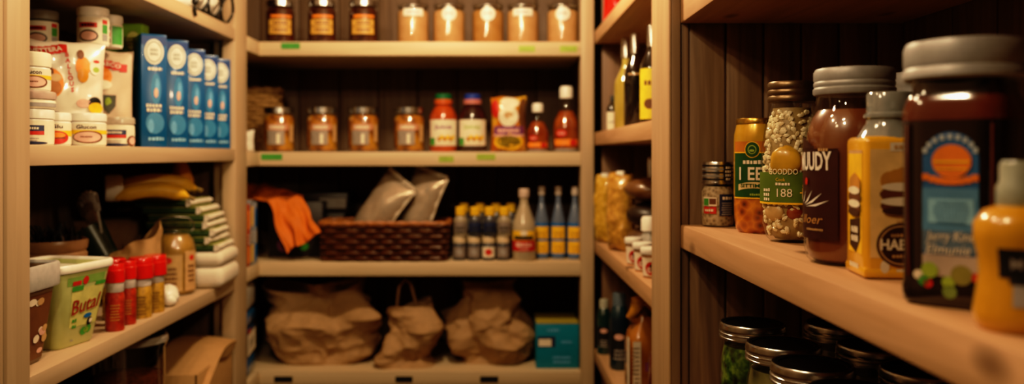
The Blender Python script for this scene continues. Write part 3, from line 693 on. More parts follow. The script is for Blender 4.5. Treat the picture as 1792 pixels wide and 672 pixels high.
def art_wr(mb, mp, r, h): mb.rect(mp, -r * .62, r * .62, h * .22, h * .40, WHITE, 1, 12); bars(mb, mp, 0, h * .31, r * .9, h * .05, GREY, 4, 2)
def art_wc(mb, mp, r, h): mb.ell(mp, 0, h * .27, r * .46, h * .17, WHITE, 1); bars(mb, mp, 0, h * .28, r * .5, h * .04, GREY, 6, 2)
for u_, art, fl, lb in ((723, art_wr, PB, 'peanut butter jar with rectangular white label, beside the dark preserves'), (786, art_wc, PB, 'pale peanut butter jar with round white label, second of the five'),
                    (854, art_wc, PBD, 'darker brown peanut butter jar with round white label in the middle'), (915, art_wr, PB, 'peanut butter jar with rectangular white label, fourth of the five'),
                    (985, art_wc, PB, 'peanut butter jar with round white label nearest the right-hand post')):
    preserve('peanut_butter_jar', lb, bp(u_, 2.46, B1), .048, .122, fl, 'peanut butter jars on the top back shelf', art, glasslid=True, fillh=.80)
FRUIT = mottled('fruit in syrup', [(.09, .02, .004), (.38, .13, .015), (.62, .33, .04)], .3, 28, coat=.6)
def art_fruit(mb, mp, r, h):
    mb.rect(mp, -r * .75, r * .35, -h * .26, h * .12, mat('silver label', (.32, .27, .23), .4), 1, 14); mb.rect(mp, -r * .75, r * .6, h * .06, h * .2, mat('rose label', (.52, .24, .14), .5), 2, 14, 2)
    bars(mb, mp, -.1 * r, h * .13, r * 1.0, h * .07, CREAM, 5, 3); mb.rect(mp, r * .7, r * 1.05, -h * .2, h * .18, TAN, 1, 4)
    mb.rect(mp, -r * .15, r * .05, -h * .24, -h * .02, CREAM, 3, 3, 1)
fl_ = ['fruit jar with steel lid, leftmost, below the wicker basket', 'fruit jar with steel lid, second from the left on the middle shelf', 'fruit jar with steel lid, third from the left on the middle shelf', 'fruit jar with steel lid standing just left of the green-capped juice']
f0 = preserve('fruit_jar', fl_[0], bp(488, 2.46, B2), .046, .130, FRUIT, 'fruit jars on the middle back shelf', art_fruit)
for k, u_ in ((1, 564), (2, 636), (3, 716)): p_ = bp(u_, 2.46, B2); dup(f0, fl_[k], p_, look(p_[0], p_[1]))
# juices
def juice(label, u_, liquid, capm, band):
    loc = bp(u_, 2.46, B2); t = thing('juice_bottle', label, 'juice bottle', loc, look(loc[0], loc[1]))
    r = .0415; prof = [(0, 0), (r * .9, 0), (r, .006), (r, .098), (r * .93, .108), (r * .70, .127), (r * .55, .134), (r * .55, .140), (0, .140)]
    L = turned(prof); MB().lathe(L, liquid).build('bottle_body', t)
    MB().lathe(turned([(.0245, .138), (.027, .139), (.027, .152), (.0245, .153), (0, .153)]), band).build('neck_ring', t)
    MB().lathe(Lathe([(0, .150), (.0245, .150), (.0245, .166), (.022, .169), (0, .169)], 64, knurl=.03, kz=(.151, .165)), capm).build('screw_cap', t)
    Lg = turned([(r * 1.004, 0), (r * 1.004, .2)]); mb = MB(); mp = Lg.map(.055)
    mb.rect(mp, -r * 1.15, r * 1.15, -.037, .038, CREAM, 1, 20); mb.rect(mp, -r * 1.1, -r * .62, -.036, -.014, GREEN, 2, 4)
    for k in range(6): mb.ell(mp, (-.3 + .2 * k) * r, -.018 + .005 * (k % 2), .006, .007, YEL if k % 2 else mat('amber fruit', (.50, .22, .02), .5), 2 + .3 * k, 14)
    mb.text(mp, 'Juice' if capm.name.startswith('g') else 'Juicey', 0, .017, .017, PURP if capm.name.startswith('g') else LIME, 2, .02, width=r * 1.25); bars(mb, mp, 0, -.031, r * 1.2, .003, TAN, 2, 2); mb.build('label', t)
juice('orange-red juice bottle with a dark green cap', 776, mottled('red juice', [(.36, .05, .008), (.48, .08, .012)], .2, 15, coat=.8, bump=0), mat('green cap plastic', (.01, .13, .05), .35), mat('orange neck ring', (.55, .10, .02), .4))
juice('dark purple juice bottle with a blue cap', 827, mottled('purple juice', [(.02, .006, .008), (.05, .012, .012)], .2, 15, coat=.8, bump=0), mat('blue cap plastic', (.02, .05, .30), .35), mat('pink neck ring', (.50, .18, .16), .4))
# snack pouch
loc = bp(890, 2.45, B2); t = thing('snack_pouch', 'shiny red and yellow snack pouch between the dark juice and the syrup', 'pouch', loc, look(loc[0], loc[1]))
f = pillow(.105, .160, .055, 5, .006, 22, 3); mb = MB(); put_pillow(mb, f, mottled('amber printed film', [(.35, .05, .01), (.60, .24, .02), (.70, .42, .05)], .22, 16, coat=.6, bump=0)); mb.build('film', t)
mp = pmap(f, .08); mb = MB()
mb.ell(mp, .004, .062, .028, .016, CREAM, 2); mb.ell(mp, -.040, .045, .012, .028, RED, 2); mb.ell(mp, .042, .03, .012, .045, BROWN, 2)
mb.ell(mp, .0, .022, .030, .030, CREAM, 3); mb.ell(mp, .0, .026, .014, .010, TAN, 4); mb.rect(mp, -.045, .048, -.030, -.006, PURP, 4, 12); mb.rect(mp, -.045, .048, -.036, -.029, PINK, 4, 12, 1)
bars(mb, mp, 0, -.018, .07, .010, PINK, 6, 5); mb.ell(mp, 0, -.050, .036, .018, mat('olive print', (.22, .15, .01), .4), 4); mb.ell(mp, 0, -.050, .043, .025, YEL, 3); mb.build('printed_front', t)
# syrups
SYR = mottled('amber syrup', [(.20, .025, .005), (.45, .10, .012)], .15, 22, coat=1, bump=0)
def syrup(label, u_, r, h, Y=2.46):
    loc = bp(u_, Y, B2); t = thing('syrup_bottle', label, 'bottle', loc, look(loc[0], loc[1]), 'amber syrup bottles beside the right-hand post')
    prof = [(0, 0), (r * .92, 0), (r, .005), (r, h * .36), (r * .94, h * .46), (r * .55, h * .62), (r * .34, h * .72), (r * .30, h * .84), (0, h * .84)]
    L = turned(prof); MB().lathe(turned([(a * .97, max(.002, b)) if a else (a, b) for a, b in prof if b < h * .66] + [(0, h * .64)]), SYR).build('syrup', t)
    MB().lathe(L, GLASS).build('glass', t)
    MB().lathe(Lathe([(0, h * .82), (r * .50, h * .82), (r * .50, h * .96), (r * .42, h), (0, h)], 48, knurl=.03, kz=(h * .83, h * .95)), WHITE).build('screw_cap', t)
    mb = MB(); mp = L.map(h * .22); mb.rect(mp, -r * 1.0, r * 1.0, -h * .12, -h * .03, ORANGE, 1, 16, 2); mb.ell(mp, -r * .4, h * .06, r * .42, h * .055, RED, 1); bars(mb, mp, -r * .4, h * .06, r * .6, h * .03, PINK, 4, 2); mb.ell(mp, r * .55, -h * .08, r * .3, h * .05, RED, 2); mb.rect(mp, -r * 1.05, r * 1.05, -h * .21, -h * .17, GREY, 1, 16, 1); mb.build('label', t)
syrup('small amber syrup bottle with a white cap beside the snack pouch', 941, .033, .142)
syrup('large amber syrup bottle with a white cap beside the right-hand post', 991, .0395, .192, 2.465)
# wicker basket in the corner and small white packet
WICK = wood('wicker', (.22, .11, .04), (.48, .28, .11), 1, .6, grain=60, bump=.3); WICKD = wood('dark wicker', (.05, .016, .006), (.13, .045, .016), 0, .3, grain=60, bump=.3)
def basket(label, loc, w, d, h, m, rim, rz=0, flare=.06, rows=9, n=64, name='wicker_basket'):
    t = thing(name, label, 'basket', loc, rz); mb = MB()
    def ring(a, k, o):
        th = 2 * PI * a; e = 8; f = 1 / (abs(math.cos(th)) ** e + abs(math.sin(th)) ** e) ** (1 / e); s = 1 + flare * k
        return Vector((f * math.cos(th) * (w / 2 * s + o), f * math.sin(th) * (d / 2 * s + o), h * k))
    for r_ in range(rows):
        z0 = (r_ + .5) / rows
        pts = [ring((q + .5) / n, z0, .0032 * (1 if ((q // 2 + r_) % 2) else -1)) for q in range(n)]
        mb.tube(pts, h / rows * .5, m, 6, True)
    mb.build('woven_side', t)
    mb = MB()
    for q in range(0, n, 4): mb.tube([ring((q + 1) / n, k / 4, 0) for k in range(5)], .0024, m, 5)
    mb.build('stake', t, kind='stuff')
    mb = MB(); mb.bx(-w / 2, w / 2, -d / 2, d / 2, .001, .006, m, .001); mb.build('basket_floor', t)
    mb = MB()
    for s_ in (0, 1): mb.tube([ring(q / n, 1 + .02 * math.sin(q * 1.3 + s_ * PI), .003 * math.cos(q * 1.3 + s_ * PI)) for q in range(n)], .006, rim, 8, True)
    mb.build('braided_rim', t); return t
loc = (-.735, 2.56, B2 + .0)
basket('tall tan wicker basket tucked in the left corner of the middle back shelf', (-.766, 2.635, B2), .17, .16, .19, WICK, WICK, .25, .12, 14, 48)
f = pillow(.07, .06, .03, 6, .004, 30); mb = MB(); put_pillow(mb, f, WHITE, 14, 14); o = mb.build('paper_packet', loc=(-.700, 2.335, B2 + EYE), rz=.7); tag(o, 'small white paper packet in front of the tan wicker basket', 'packet')
# ---- third back shelf
o = basket('long low dark brown wicker basket holding two foil pillow bags', bp(677, 2.47, B3), .352, .150, .108, WICKD, mat('orange brown rim', (.36, .13, .035), .45), 0, .04, 7, 96)
SILV = mat('satin silver film', (.50, .40, .30), .25, .35, var=.06, coat=.3)
def fbag(label, x, y, z, w, h, d, seed, tilt, yaw, rz):
    t = thing('foil_bag', label, 'bag', (x, y, z), 0, 'foil pillow bags standing in the dark wicker basket')
    t.rotation_euler = (Matrix.Rotation(rz, 3, 'X') @ Matrix.Rotation(tilt, 3, 'Y') @ Matrix.Rotation(yaw, 3, 'Z')).to_euler()
    f = pillow(w, h, d, seed, .005, 14, 2.0, .10); mb = MB(); put_pillow(mb, f, SILV); mb.build('film', t)
    mb = MB(); mb.grid(lambda a, b: f(.99, 2 * a - 1, -1) + Vector((.009 * (1 - b) - .003, -.003 - .003 * math.sin(a * 40) * b, 0)), 60, 3, SEAL); mb.grid(lambda a, b: f(2 * a - 1, .985, -1) + Vector((0, -.002 + .002 * math.sin(a * 50), .012 * b)), 40, 3, SEAL); mb.build('crimped_seal', t); return t
SEAL = mat('bright seal', (.80, .70, .56), .2, .4)
fbag('puffed silver foil bag leaning right in the left half of the basket', -.412, 2.465, B3 + .02, .135, .255, .085, 3, R(34), R(-38), .08)
fbag('puffed silver foil bag with a wrinkled bright seam in the right half of the basket', -.264, 2.475, B3 + .02, .125, .245, .075, 8, R(19), R(-32), .06)
# orange cloth over dark boxes, books
ORC = mat('orange cloth', (.62, .16, .012), .7, var=.10, scale=40); GAME = mat('dark box board', (.03, .022, .022), .4)
t = thing('orange_cloth', 'bright orange cloth draped over the dark boxes in the left corner', 'cloth', (-.60, 2.42, B3))
def cp(u_, v_, Y): return Vector((UX(u_, Y) + .60, Y - 2.42, VZ(v_, Y) - B3))
def patch(P, fold):
    def fn(a, b):
        p = (P[0] * (1 - a) + P[1] * a) * (1 - b) + (P[3] * (1 - a) + P[2] * a) * b
        return p + Vector((.004 * math.sin(9 * b + 5 * a), -fold * (math.sin(a * 13 + 3 * b) * .6 + .4 * math.sin(a * 24 - 2 * b)) * (.25 + .75 * b), fold * .4 * math.sin(a * 9 + b * 6)))
    return fn
hang = patch([cp(468, 352, 2.415), cp(530, 344, 2.47), cp(559, 408, 2.39), cp(501, 443, 2.385)], .012)
top = patch([cp(430, 345, 2.50), cp(500, 330, 2.62), cp(530, 344, 2.47), cp(468, 352, 2.415)], .006)
lump = patch([cp(428, 322, 2.60), cp(470, 322, 2.64), cp(505, 336, 2.52), cp(428, 356, 2.44)], .008)
mb = MB()
for fn in (hang, top, lump):
    mb.grid(fn, 40, 36, ORC); mb.grid(lambda a, b: fn(1 - a, b) + Vector((0, .002, -.0015)), 40, 36, ORC)
mb.build('fabric', t)
def carton(name, label, cat, x0, x1, y0, y1, z0, z1, m, art=None, group=None, rz=0):
    cx, cy = (x0 + x1) / 2, (y0 + y1) / 2; t = thing(name, label, cat, (cx, cy, z0), rz, group)
    MB().bx(x0 - cx, x1 - cx, y0 - cy, y1 - cy, 0, z1 - z0, m, .0015).build('box_body', t)
    if art: mb = MB(); art(mb, face((y1 - y0) / 2, (z1 - z0) / 2), x1 - x0, z1 - z0); mb.build('printed_front', t)
    return t
def art_game(mb, mp, w, h):
    mb.ell(mp, -w * .18, -h * .28, w * .16, h * .14, PURP, 1); mb.ell(mp, -w * .18, -h * .26, w * .08, h * .07, BROWN, 2); mb.rect(mp, -w * .28, -w * .12, -h * .06, h * .04, RED, 1); mb.rect(mp, -w * .05, w * .1, -h * .05, h * .02, RED, 1)
    mb.rect(mp, -w * .25, -w * .16, h * .12, h * .2, GREY, 1); mb.rect(mp, -w * .02, w * .06, h * .12, h * .19, GREY, 1); mb.ell(mp, w * .15, -h * .3, w * .10, h * .08, GREEN, 1); bars(mb, mp, -w * .18, h * .34, w * .3, h * .06, GREY, 3, 2)
carton('game_box', 'dark printed game box standing upright under the orange cloth', 'box', -.672, -.512, 2.50, 2.57, B3, B3 + .165, GAME, art_game)
for k, (lb, x0, x1) in enumerate((('flat dark box with a grey strip at the bottom of the stack behind the cloth', -.585, -.445), ('flat dark box with a grey strip second in the stack behind the cloth', -.59, -.46), ('flat dark box with a grey strip on top of the stack behind the cloth', -.585, -.45))):
    carton('flat_box', lb, 'box', x0, x1, 2.58, 2.72, B3 + .0625 * k, B3 + .0625 * k + .062, GAME, lambda mb, mp, w, h: mb.rect(mp, -.02, w * .46, -h * .25, h * .25, GREY, 1), 'flat dark boxes stacked on the third back shelf')
def book(label, y, th, h, m, m2, art=True):
    t = thing('book', label, 'book', (-.745, y, B3), 0, 'upright books at the left end of the third back shelf')
    MB().bx(-.075, .077, -th / 2, th / 2, 0, h, m, .001).build('cover', t)
    mb = MB(); mp = face(.077, h / 2, '+x'); mb.rect(mp, -th * .42, th * .42, -h * .45, -h * .18, m2, 1, 2, 2); mb.rect(mp, -th * .42, th * .42, h * .1, h * .40, m2 if m is not GAME else RED, 1, 2, 2); bars(mb, mp, 0, 0, th * .7, th * .25, CREAM, 3, 2, 3, 1.6); mb.build('spine_print', t)
book('upright book with an orange-red spine nearest the left post', 2.285, .026, .170, mat('red book cloth', (.40, .06, .02), .6), ORANGE)
book('upright book with a grey and yellow spine, second from the left post', 2.318, .026, .180, mat('grey book cloth', (.22, .23, .25), .6), YEL)
book('upright book with a pale blue spine, third from the left post', 2.352, .026, .172, mat('pale book cloth', (.28, .32, .38), .6), BLUE)
# small bottles in two tiers
DKB = mottled('dark blue label', [(.02, .03, .05), (.10, .09, .10)], .4, 60, bump=0); 
def small(label, u_, Y, z, r, h, body, capm, pale, group):
    loc = bp(u_, Y, z); t = thing('condiment_bottle', label, 'bottle', loc, look(loc[0], loc[1]), group)
    L = turned([(0, 0), (r * .95, 0), (r, .003), (r, h * .55), (r * .9, h * .62), (r * .58, h * .70), (r * .55, h * .78), (0, h * .78)], 28)
    MB().lathe(L, body).build('bottle_body', t)
    MB().lathe(turned([(0, h * .72), (r * .74, h * .72), (r * .74, h * .97), (r * .62, h), (0, h)], 28), capm).build('cap', t)
    mb = MB(); mp = L.map(h * .3); mb.rect(mp, -r * 1.1, r * 1.1, -h * .16, h * .18, pale, 1, 12); bars(mb, mp, 0, 0, r * 1.3, h * .08, INK, int(u_), 2, 2, 1.7); mb.build('label', t)
def squat(label, u_, Y, z, r, h, body, capm, pale, group):
    loc = bp(u_, Y, z); t = thing('condiment_jar', label, 'jar', loc, look(loc[0], loc[1]), group)
    L = turned([(0, 0), (r * .95, 0), (r, .003), (r, h * .72), (r * .9, h * .76), (0, h * .76)], 28)
    MB().lathe(L, body).build('jar_body', t); MB().lathe(turned([(0, h * .74), (r * .96, h * .74), (r * .96, h * .97), (r * .9, h), (0, h)], 28), capm).build('lid', t)
    mb = MB(); mp = L.map(h * .36); mb.rect(mp, -r * 1.1, r * 1.1, -h * .22, h * .22, pale, 1, 12); mb.ell(mp, 0, 0, r * .5, h * .14, RED if 840 < u_ < 870 else GREY, 2); mb.build('label', t)
YCAP = mat('yellow cap', (.80, .50, .03), .35); MILK = mat('pale bottle', (.34, .28, .20), .4); PLID = mat('pale jar lid', (.58, .46, .30), .4); FADED = mat('faded label', (.24, .19, .17), .5)
pos = ['leftmost', 'second', 'third', 'fourth']
for k, u_ in enumerate((804, 829.5, 855, 880.5)):
    squat('squat dark jar with pale lid in the front tier, %s after the wicker basket' % pos[k], u_, 2.435, B3, .0198, .068, DKB, PLID, FADED if k != 2 else CREAM, 'squat jars under the yellow-capped bottles')
    small('small bottle with yellow cap on the upper tier, %s after the wicker basket' % pos[k], u_ + 2, 2.435, B3 + .068, .0200, .086, MILK if k in (0, 3) else DKB, YCAP, FADED if k in (0, 3) else NAVY, 'yellow-capped bottles on the upper tier')
for k, u_ in enumerate((812, 840, 868, 894)):
    squat('squat dark jar in the hidden rear row, %s after the wicker basket' % pos[k], u_, 2.515, B3, .0205, .070, DKB, PLID, FADED, 'squat jars in the rear row')
    small('small yellow-capped bottle in the shaded rear row, %s after the wicker basket' % pos[k], u_, 2.515, B3 + .070, .0200, .090, DKB, YCAP, GREY, 'yellow-capped bottles in the rear row')
# tall bottles
def tall(label, u_, Y, r, h, m, capm, art, name='drink_bottle', base=None, solid=None):
    loc = bp(u_, Y, base if base is not None else B3); t = thing(name, label, 'bottle', loc, look(loc[0], loc[1]))
    prof = [(0, 0), (r * .92, 0), (r, .005), (r, h * .45), (r * .95, h * .52), (r * .48, h * .74), (r * .36, h * .80), (r * .36, h * .9), (0, h * .9)]
    L = turned(prof); MB().lathe(L, m).build('bottle_body', t)
    MB().lathe(Lathe([(0, h * .88), (r * .46, h * .88), (r * .46, h * .985), (r * .4, h), (0, h)], 48, knurl=.03, kz=(h * .89, h * .98)), capm).build('screw_cap', t)
    mb = MB(); art(mb, L.map(h * .26), r, h); mb.build('label', t); return t
def art_ry(mb, mp, r, h):
    mb.rect(mp, -r * 1.2, r * 1.2, -h * .12, h * .03, mat('strong red label', (.50, .012, .015), .4), 1, 20); mb.rect(mp, -r * 1.2, r * 1.2, h * .03, h * .16, YEL, 1, 20); mb.rect(mp, -r * .9, r * .8, h * .04, h * .09, INK, 2, 14); mb.ell(mp, 0, h * .13, r * .3, h * .035, CREAM, 2)
    mb.ell(mp, -r * .5, -h * .03, r * .25, h * .035, PINK, 2); bars(mb, mp, r * .2, -h * .03, r * 1.0, h * .05, PINK, 5, 2); bars(mb, mp, 0, -h * .085, r * .9, h * .02, PINK, 6, 2)
def art_by(mb, mp, r, h):
    mb.rect(mp, -r * 1.45, r * 1.45, -h * .21, h * .24, BLUE, 1, 20); mb.rect(mp, -r * 1.0, r * 1.0, h * .02, h * .19, YEL, 2, 14); mb.rect(mp, -r * 1.0, r * 1.0, -h * .18, -h * .01, YEL, 2, 14)
    bars(mb, mp, 0, h * .10, r * 1.2, h * .03, mat('amber print', (.45, .22, .02), .5), 4, 3, 2); bars(mb, mp, 0, -h * .09, r * 1.2, h * .03, mat('amber print', (.45, .22, .02), .5), 7, 3, 2)
CLOUD = mat('cloudy pale drink', (.44, .36, .25), .2, coat=.8, var=.04); BLUD = mat('blue grey drink', (.13, .17, .26), .2, coat=.8, var=.05)
tall('pale bottle with a red and yellow label right of the small jars', 917, 2.43, .0345, .207, CLOUD, mat('pale pink cap', (.52, .40, .33), .4), art_ry)
for u_, lb in ((948, 'blue bottle with yellow label beside the red-labelled bottle'), (977, 'blue bottle with yellow label, middle one of the three'), (1006, 'blue bottle with yellow label half hidden at the right-hand post')):
    o = tall(lb, u_, 2.47 if u_ != 1006 else 2.46, .0225, .212, BLUD, mat('pale cap', (.50, .42, .36), .4), art_by); o['group'] = 'blue bottles with yellow labels'
# ---- bottom back shelf
def bag(label, u_, Y, w, d, h, seed, topf, handle=None, amp=.03, waist=None, fr=7, rz=0, m=KRAFT):
    loc = bp(u_, Y, B4); t = thing('paper_shopping_bag', label, 'paper bag', loc, rz, 'crumpled brown paper bags on the bottom back shelf')
    mb = MB(); fn = sack(mb, w, d, topf, m, seed, amp, fr, 3.6, waist, 150, 90, .75, fold=True); mb.build('bag_body', t)
    for (x, z0, dz, wd) in (handle or []):
        mb = MB(); mb.tube([(x - wd, .0, z0), (x - wd * .8, -.01, z0 + dz * .7), (x - wd * .2, -.014, z0 + dz), (x + wd * .35, -.012, z0 + dz * .85), (x + wd, .0, z0 - .01)], .0045, KRAFT, 8); mb.build('handle', t)
    return t
bag('wide slumped brown paper bag on the left of the bottom back shelf', 564, 2.52, .242, .15, .25, 11, lambda th: .222 + .032 * abs(math.cos(th)) ** 3 + .010 * math.sin(th + .6) - .015 * max(0, math.sin(-th)), amp=.055, waist=lambda b: .88 + .20 * math.sin(PI * min(1, b * 1.15)), fr=1)
bag('narrow brown paper bag with a looped handle between the two wide bags', 713, 2.475, .150, .115, .2, 23, lambda th: .172 + .018 * math.cos(th) + .01 * math.sin(2 * th), [(0.0, .170, .080, .030)], amp=.045, waist=lambda b: 1.14 - .24 * b, fr=1)
bag('broad rounded brown paper bag on the right beside the blue box', 857, 2.53, .200, .15, .25, 37, lambda th: .246 - .012 * abs(math.sin(th)), amp=.055, waist=lambda b: .92 + .20 * math.sin(PI * min(1, b * 1.6)) - .10 * b, fr=1)
TEAL = mat('teal box board', (.0, .20, .33), .4, var=.05)
def art_teal(mb, mp, w, h):
    mb.rect(mp, -w * .46, -w * .05, -h * .02, h * .22, NAVY, 1); mb.rect(mp, -w * .44, -w * .14, h * .0, h * .16, CREAM, 2); bars(mb, mp, -w * .1, h * .36, w * .35, h * .07, SKYB, 4, 2); bars(mb, mp, w * .22, h * .1, w * .3, h * .07, SKYB, 7, 2); bars(mb, mp, w * .1, -h * .25, w * .5, h * .06, SKYB, 9, 2, 2)
t = carton('flat_pack_box', 'teal blue box with a yellow top edge beside the right-hand post', 'box', UX(938, 2.42), UX(1013, 2.42), 2.42, 2.56, B4, B4 + .128, TEAL, art_teal)
MB().bx(-.061, .061, -.069, .069, .128, .134, mat('yellow lid edge', (.36, .30, .05), .5), .001).build('lid_edge', t)
def pack(label, y, z0, h, m, art, name, cat):
    cx = -.765; t = thing(name, label, cat, (cx, y, z0), .12)
    mb = MB(); mb.box((0, 0, h / 2), (.17, .15, h), m, min(.02, h * .3), seg=3); mb.build('pack_body', t)
    if art:
        mb = MB(); art(mb, face(.085, h / 2, '+x'), .15, h); art(mb, face(.075, h / 2), .17, h); mb.build('label', t)
BLP = mat('blue film', (.01, .11, .30), .25, coat=.5); GRP = mat('grey white film', (.36, .33, .29), .4)
pack('blue plastic pack at the bottom of the corner stack', 2.345, B4, .055, BLP, None, 'plastic_pack', 'pack')
pack('white labelled pack above the blue pack in the corner stack', 2.345, B4 + .0555, .085, mat('navy film', (.02, .05, .13), .3), lambda mb, mp, w, h: (mb.rect(mp, -w * .45, w * .45, -h * .42, h * .28, CREAM, 1), bars(mb, mp, 0, 0, w * .6, h * .08, GREY, 3, 2, 2), mb.rect(mp, -w * .4, -w * .1, h * .3, h * .42, RED, 2)), 'labelled_pack', 'pack')
pack('bright blue pack in the middle of the corner stack', 2.345, B4 + .141, .038, BLP, None, 'plastic_pack', 'pack')
pack('grey white tub pack topmost in the corner stack', 2.345, B4 + .1795, .080, GRP, None, 'white_pack', 'pack')
# ------------------------------------------------------------------ far right unit
F1, F2, F3, F4 = .349, .062, -.243, -.552
f = pillow(.10, .12, .06, 14, .006, 22); t = thing('red_packet', 'shiny red packet with a white patch on the highest right shelf', 'packet', (.338, 2.24, F1), look(.338, 2.24) + .3)
mb = MB(); put_pillow(mb, f, mat('shiny red film', (.55, .02, .012), .2, coat=.6)); mb.build('film', t); mp = pmap(f, .06); mb = MB(); mb.ell(mp, -.004, .044, .022, .016, CREAM, 2); mb.ell(mp, .03, .0, .012, .02, mat('dark red print', (.2, .01, .01), .4), 2); mb.build('printed_front', t)
def wine(label, x, y, z, r, h, m, capm, art=None, name='glass_bottle', shoulder=.55, nk=.34):
    t = thing(name, label, 'bottle', (x, y, z), look(x, y))
    prof = [(0, 0), (r * .9, 0), (r, .005), (r, h * shoulder), (r * .92, h * (shoulder + .06)), (r * max(.5, nk + .1), h * min(.84, shoulder + .17)), (r * nk, h * min(.85, shoulder + .23)), (r * (nk - .02), h * .86), (0, h * .86)]
    L = turned(prof); MB().lathe(L, m).build('bottle_body', t)
    MB().lathe(turned([(0, h * .78), (r * (nk + .08), h * .78), (r * (nk + .06), h * .98), (r * nk, h), (0, h)], 28), capm).build('capsule', t)
    if art: mb = MB(); art(mb, L.map(h * .26), r, h); mb.build('label', t)
    return t
OLIVE = mottled('golden oil', [(.36, .27, .05), (.48, .38, .09)], .15, 12, coat=1, bump=0); WINE = mottled('dark wine glass', [(.012, .008, .006), (.03, .016, .01)], .12, 12, coat=1, bump=0)
wine('small dark bottle with a plain white label at the far end of the shelf', .322, 2.29, F2, .0155, .098, WINE, BLACKP, lambda mb, mp, r, h: (mb.rect(mp, -r * 1.3, r * 1.3, -h * .22, h * .28, CREAM, 1, 14), bars(mb, mp, 0, .0, r * 1.4, h * .05, GREY, 2, 2)), shoulder=.62)
wine('golden oil bottle with a silver capsule behind the dark wine bottle', .338, 2.15, F2, .031, .236, OLIVE, STEEL, shoulder=.48)
wine('dark wine bottle with a silver capsule in front of the golden oil', .333, 1.985, F2, .0265, .2245, WINE, STEEL, lambda mb, mp, r, h: bars(mb, mp, 0, h * .3, r * 1.2, h * .02, TAN, 2, 2), shoulder=.56)
wine('dark bottle with a bright yellow label beside the divider post', .338, 1.80, F2, .0255, .215, WINE, STEEL, lambda mb, mp, r, h: (mb.rect(mp, -r * 1.4, r * 1.2, -h * .2, h * .3, mat('bright yellow label', (.75, .60, .05), .45), 1, 16), bars(mb, mp, -.2 * r, h * .16, r * 1.2, h * .05, BROWN, 4, 2), mb.ell(mp, -.2 * r, -h * .05, r * .5, h * .05, BROWN, 2)))
PASTA = mottled('dry pasta in film', [(.36, .17, .03), (.62, .36, .08)], .3, 70, coat=.5, bump=.3)
def pbag(label, x, y, w, h, d, seed, m):
    t = thing('pasta_bag', label, 'bag', (x, y, F3), look(x, y) - .6, 'pasta bags with white clips')
    f = pillow(w, h, d, seed, .006, 20, 3.2, .04); mb = MB(); put_pillow(mb, f, m); mb.build('film', t)
    mb = MB(); mb.bx(-.010, .012, -.007, .007, h - .012, h + .006, WHITE, .003); mb.build('clip', t)
pbag('yellow pasta bag with a white clip at the far end of the third right shelf', .305, 2.315, .058, .185, .05, 5, mottled('yellow pasta', [(.45, .25, .02), (.65, .42, .08)], .3, 80, coat=.5))
pbag('tan pasta bag with a white clip in front of the yellow pasta', .318, 2.115, .072, .195, .058, 9, PASTA)
LOAF = mat('dark crust', (.10, .045, .02), .45, coat=.3)
for k, (lb, x, y, z, r) in enumerate((('dark crusty loaf lying lowest beside the tan pasta', .364, 1.99, F3 + .036, (.054, .064, .036)), ('darker loaf in the middle of the bread pile', .368, 1.99, F3 + .100, (.054, .064, .030)), ('brown shiny loaf on top of the bread pile', .362, 1.99, F3 + .160, (.056, .064, .028)))):
    mb = MB(); mb.blob((0, 0, 0), r, (LOAF, mat('almost black crust', (.03, .016, .01), .4), mat('brown crust', (.17, .075, .03), .35, coat=.4))[k], 3, None, .10, 16, k)
    o = mb.build('loaf', loc=(x, y, z + EYE), rz=.2); tag(o, lb, 'bread', 'loaves piled on the third right shelf')
wine('black bottle with a silver top standing behind the bread pile', .405, 2.16, F3, .026, .235, WINE, STEEL)
YOG = mottled('pink brown cup', [(.36, .17, .08), (.46, .24, .12)], .35, 40, bump=0)
def yog(label, x, y, r, h):
    t = thing('yogurt_cup', label, 'cup', (x, y, F3), look(x, y), 'white-lidded cups beside the divider post')
    L = turned([(0, 0), (r * .82, 0), (r * .85, .003), (r, h * .80), (0, h * .80)], 32); MB().lathe(L, YOG).build('cup_body', t)
    MB().lathe(turned([(0, h * .78), (r * 1.10, h * .78), (r * 1.14, h * .80), (r * 1.14, h * .96), (r * 1.05, h), (0, h)], 40), WHITE).build('lid', t)
    mb = MB(); mp = L.map(h * .38); mb.rect(mp, -r * 1.2, r * 1.2, -h * .3, h * .3, CREAM, 1, 12); mb.ell(mp, 0, -h * .05, r * .62, h * .22, RED, 2); mb.ell(mp, .1 * r, -h * .02, r * .3, h * .12, INK, 3); mb.ell(mp, -.2 * r, -h * .1, r * .25, h * .1, PINK, 3); mb.build('label', t)
yog('white-lidded cup with a red emblem, farthest of the three', .307, 1.850, .0175, .060)
yog('white-lidded cup with a red emblem, middle of the three', .308, 1.745, .0185, .060)
yog('white-lidded cup with a red emblem, nearest the divider post', .309, 1.655, .0185, .060)
t = thing('drink_shaker', 'frosted white bottle standing behind the white-lidded cups', 'bottle', (.347, 1.882, F3), 0)
MB().lathe(turned([(0, 0), (.020, 0), (.021, .004), (.020, .055), (.014, .066), (.013, .08), (0, .08)], 32), mat('frosted plastic', (.40, .38, .34), .3)).build('bottle_body', t); MB().lathe(turned([(0, .072), (.018, .072), (.018, .098), (.014, .104), (0, .104)], 32), WHITE).build('cap', t)
DG = mottled('dark green bottle', [(.006, .03, .03), (.012, .055, .05)], .3, 12, coat=.5, bump=0); DB = mottled('navy bottle', [(.008, .02, .035), (.01, .05, .075)], .3, 12, coat=.5, bump=0)
def lb_(mb, mp, r, h): mb.rect(mp, -r * 1.2, r * 1.2, -h * .1, h * .25, INK, 1, 12); mb.ell(mp, 0, h * .18, r * .5, h * .04, PINK, 2); bars(mb, mp, 0, 0, r * 1.2, h * .03, GREY, 3, 2, 3)
wine('dark green bottle with a pale cap at the far end of the lowest right shelf', .304, 2.33, F4, .020, .150, DG, mat('pale green cap', (.40, .40, .32), .4), lb_, 'cleaner_bottle', .68, .55)
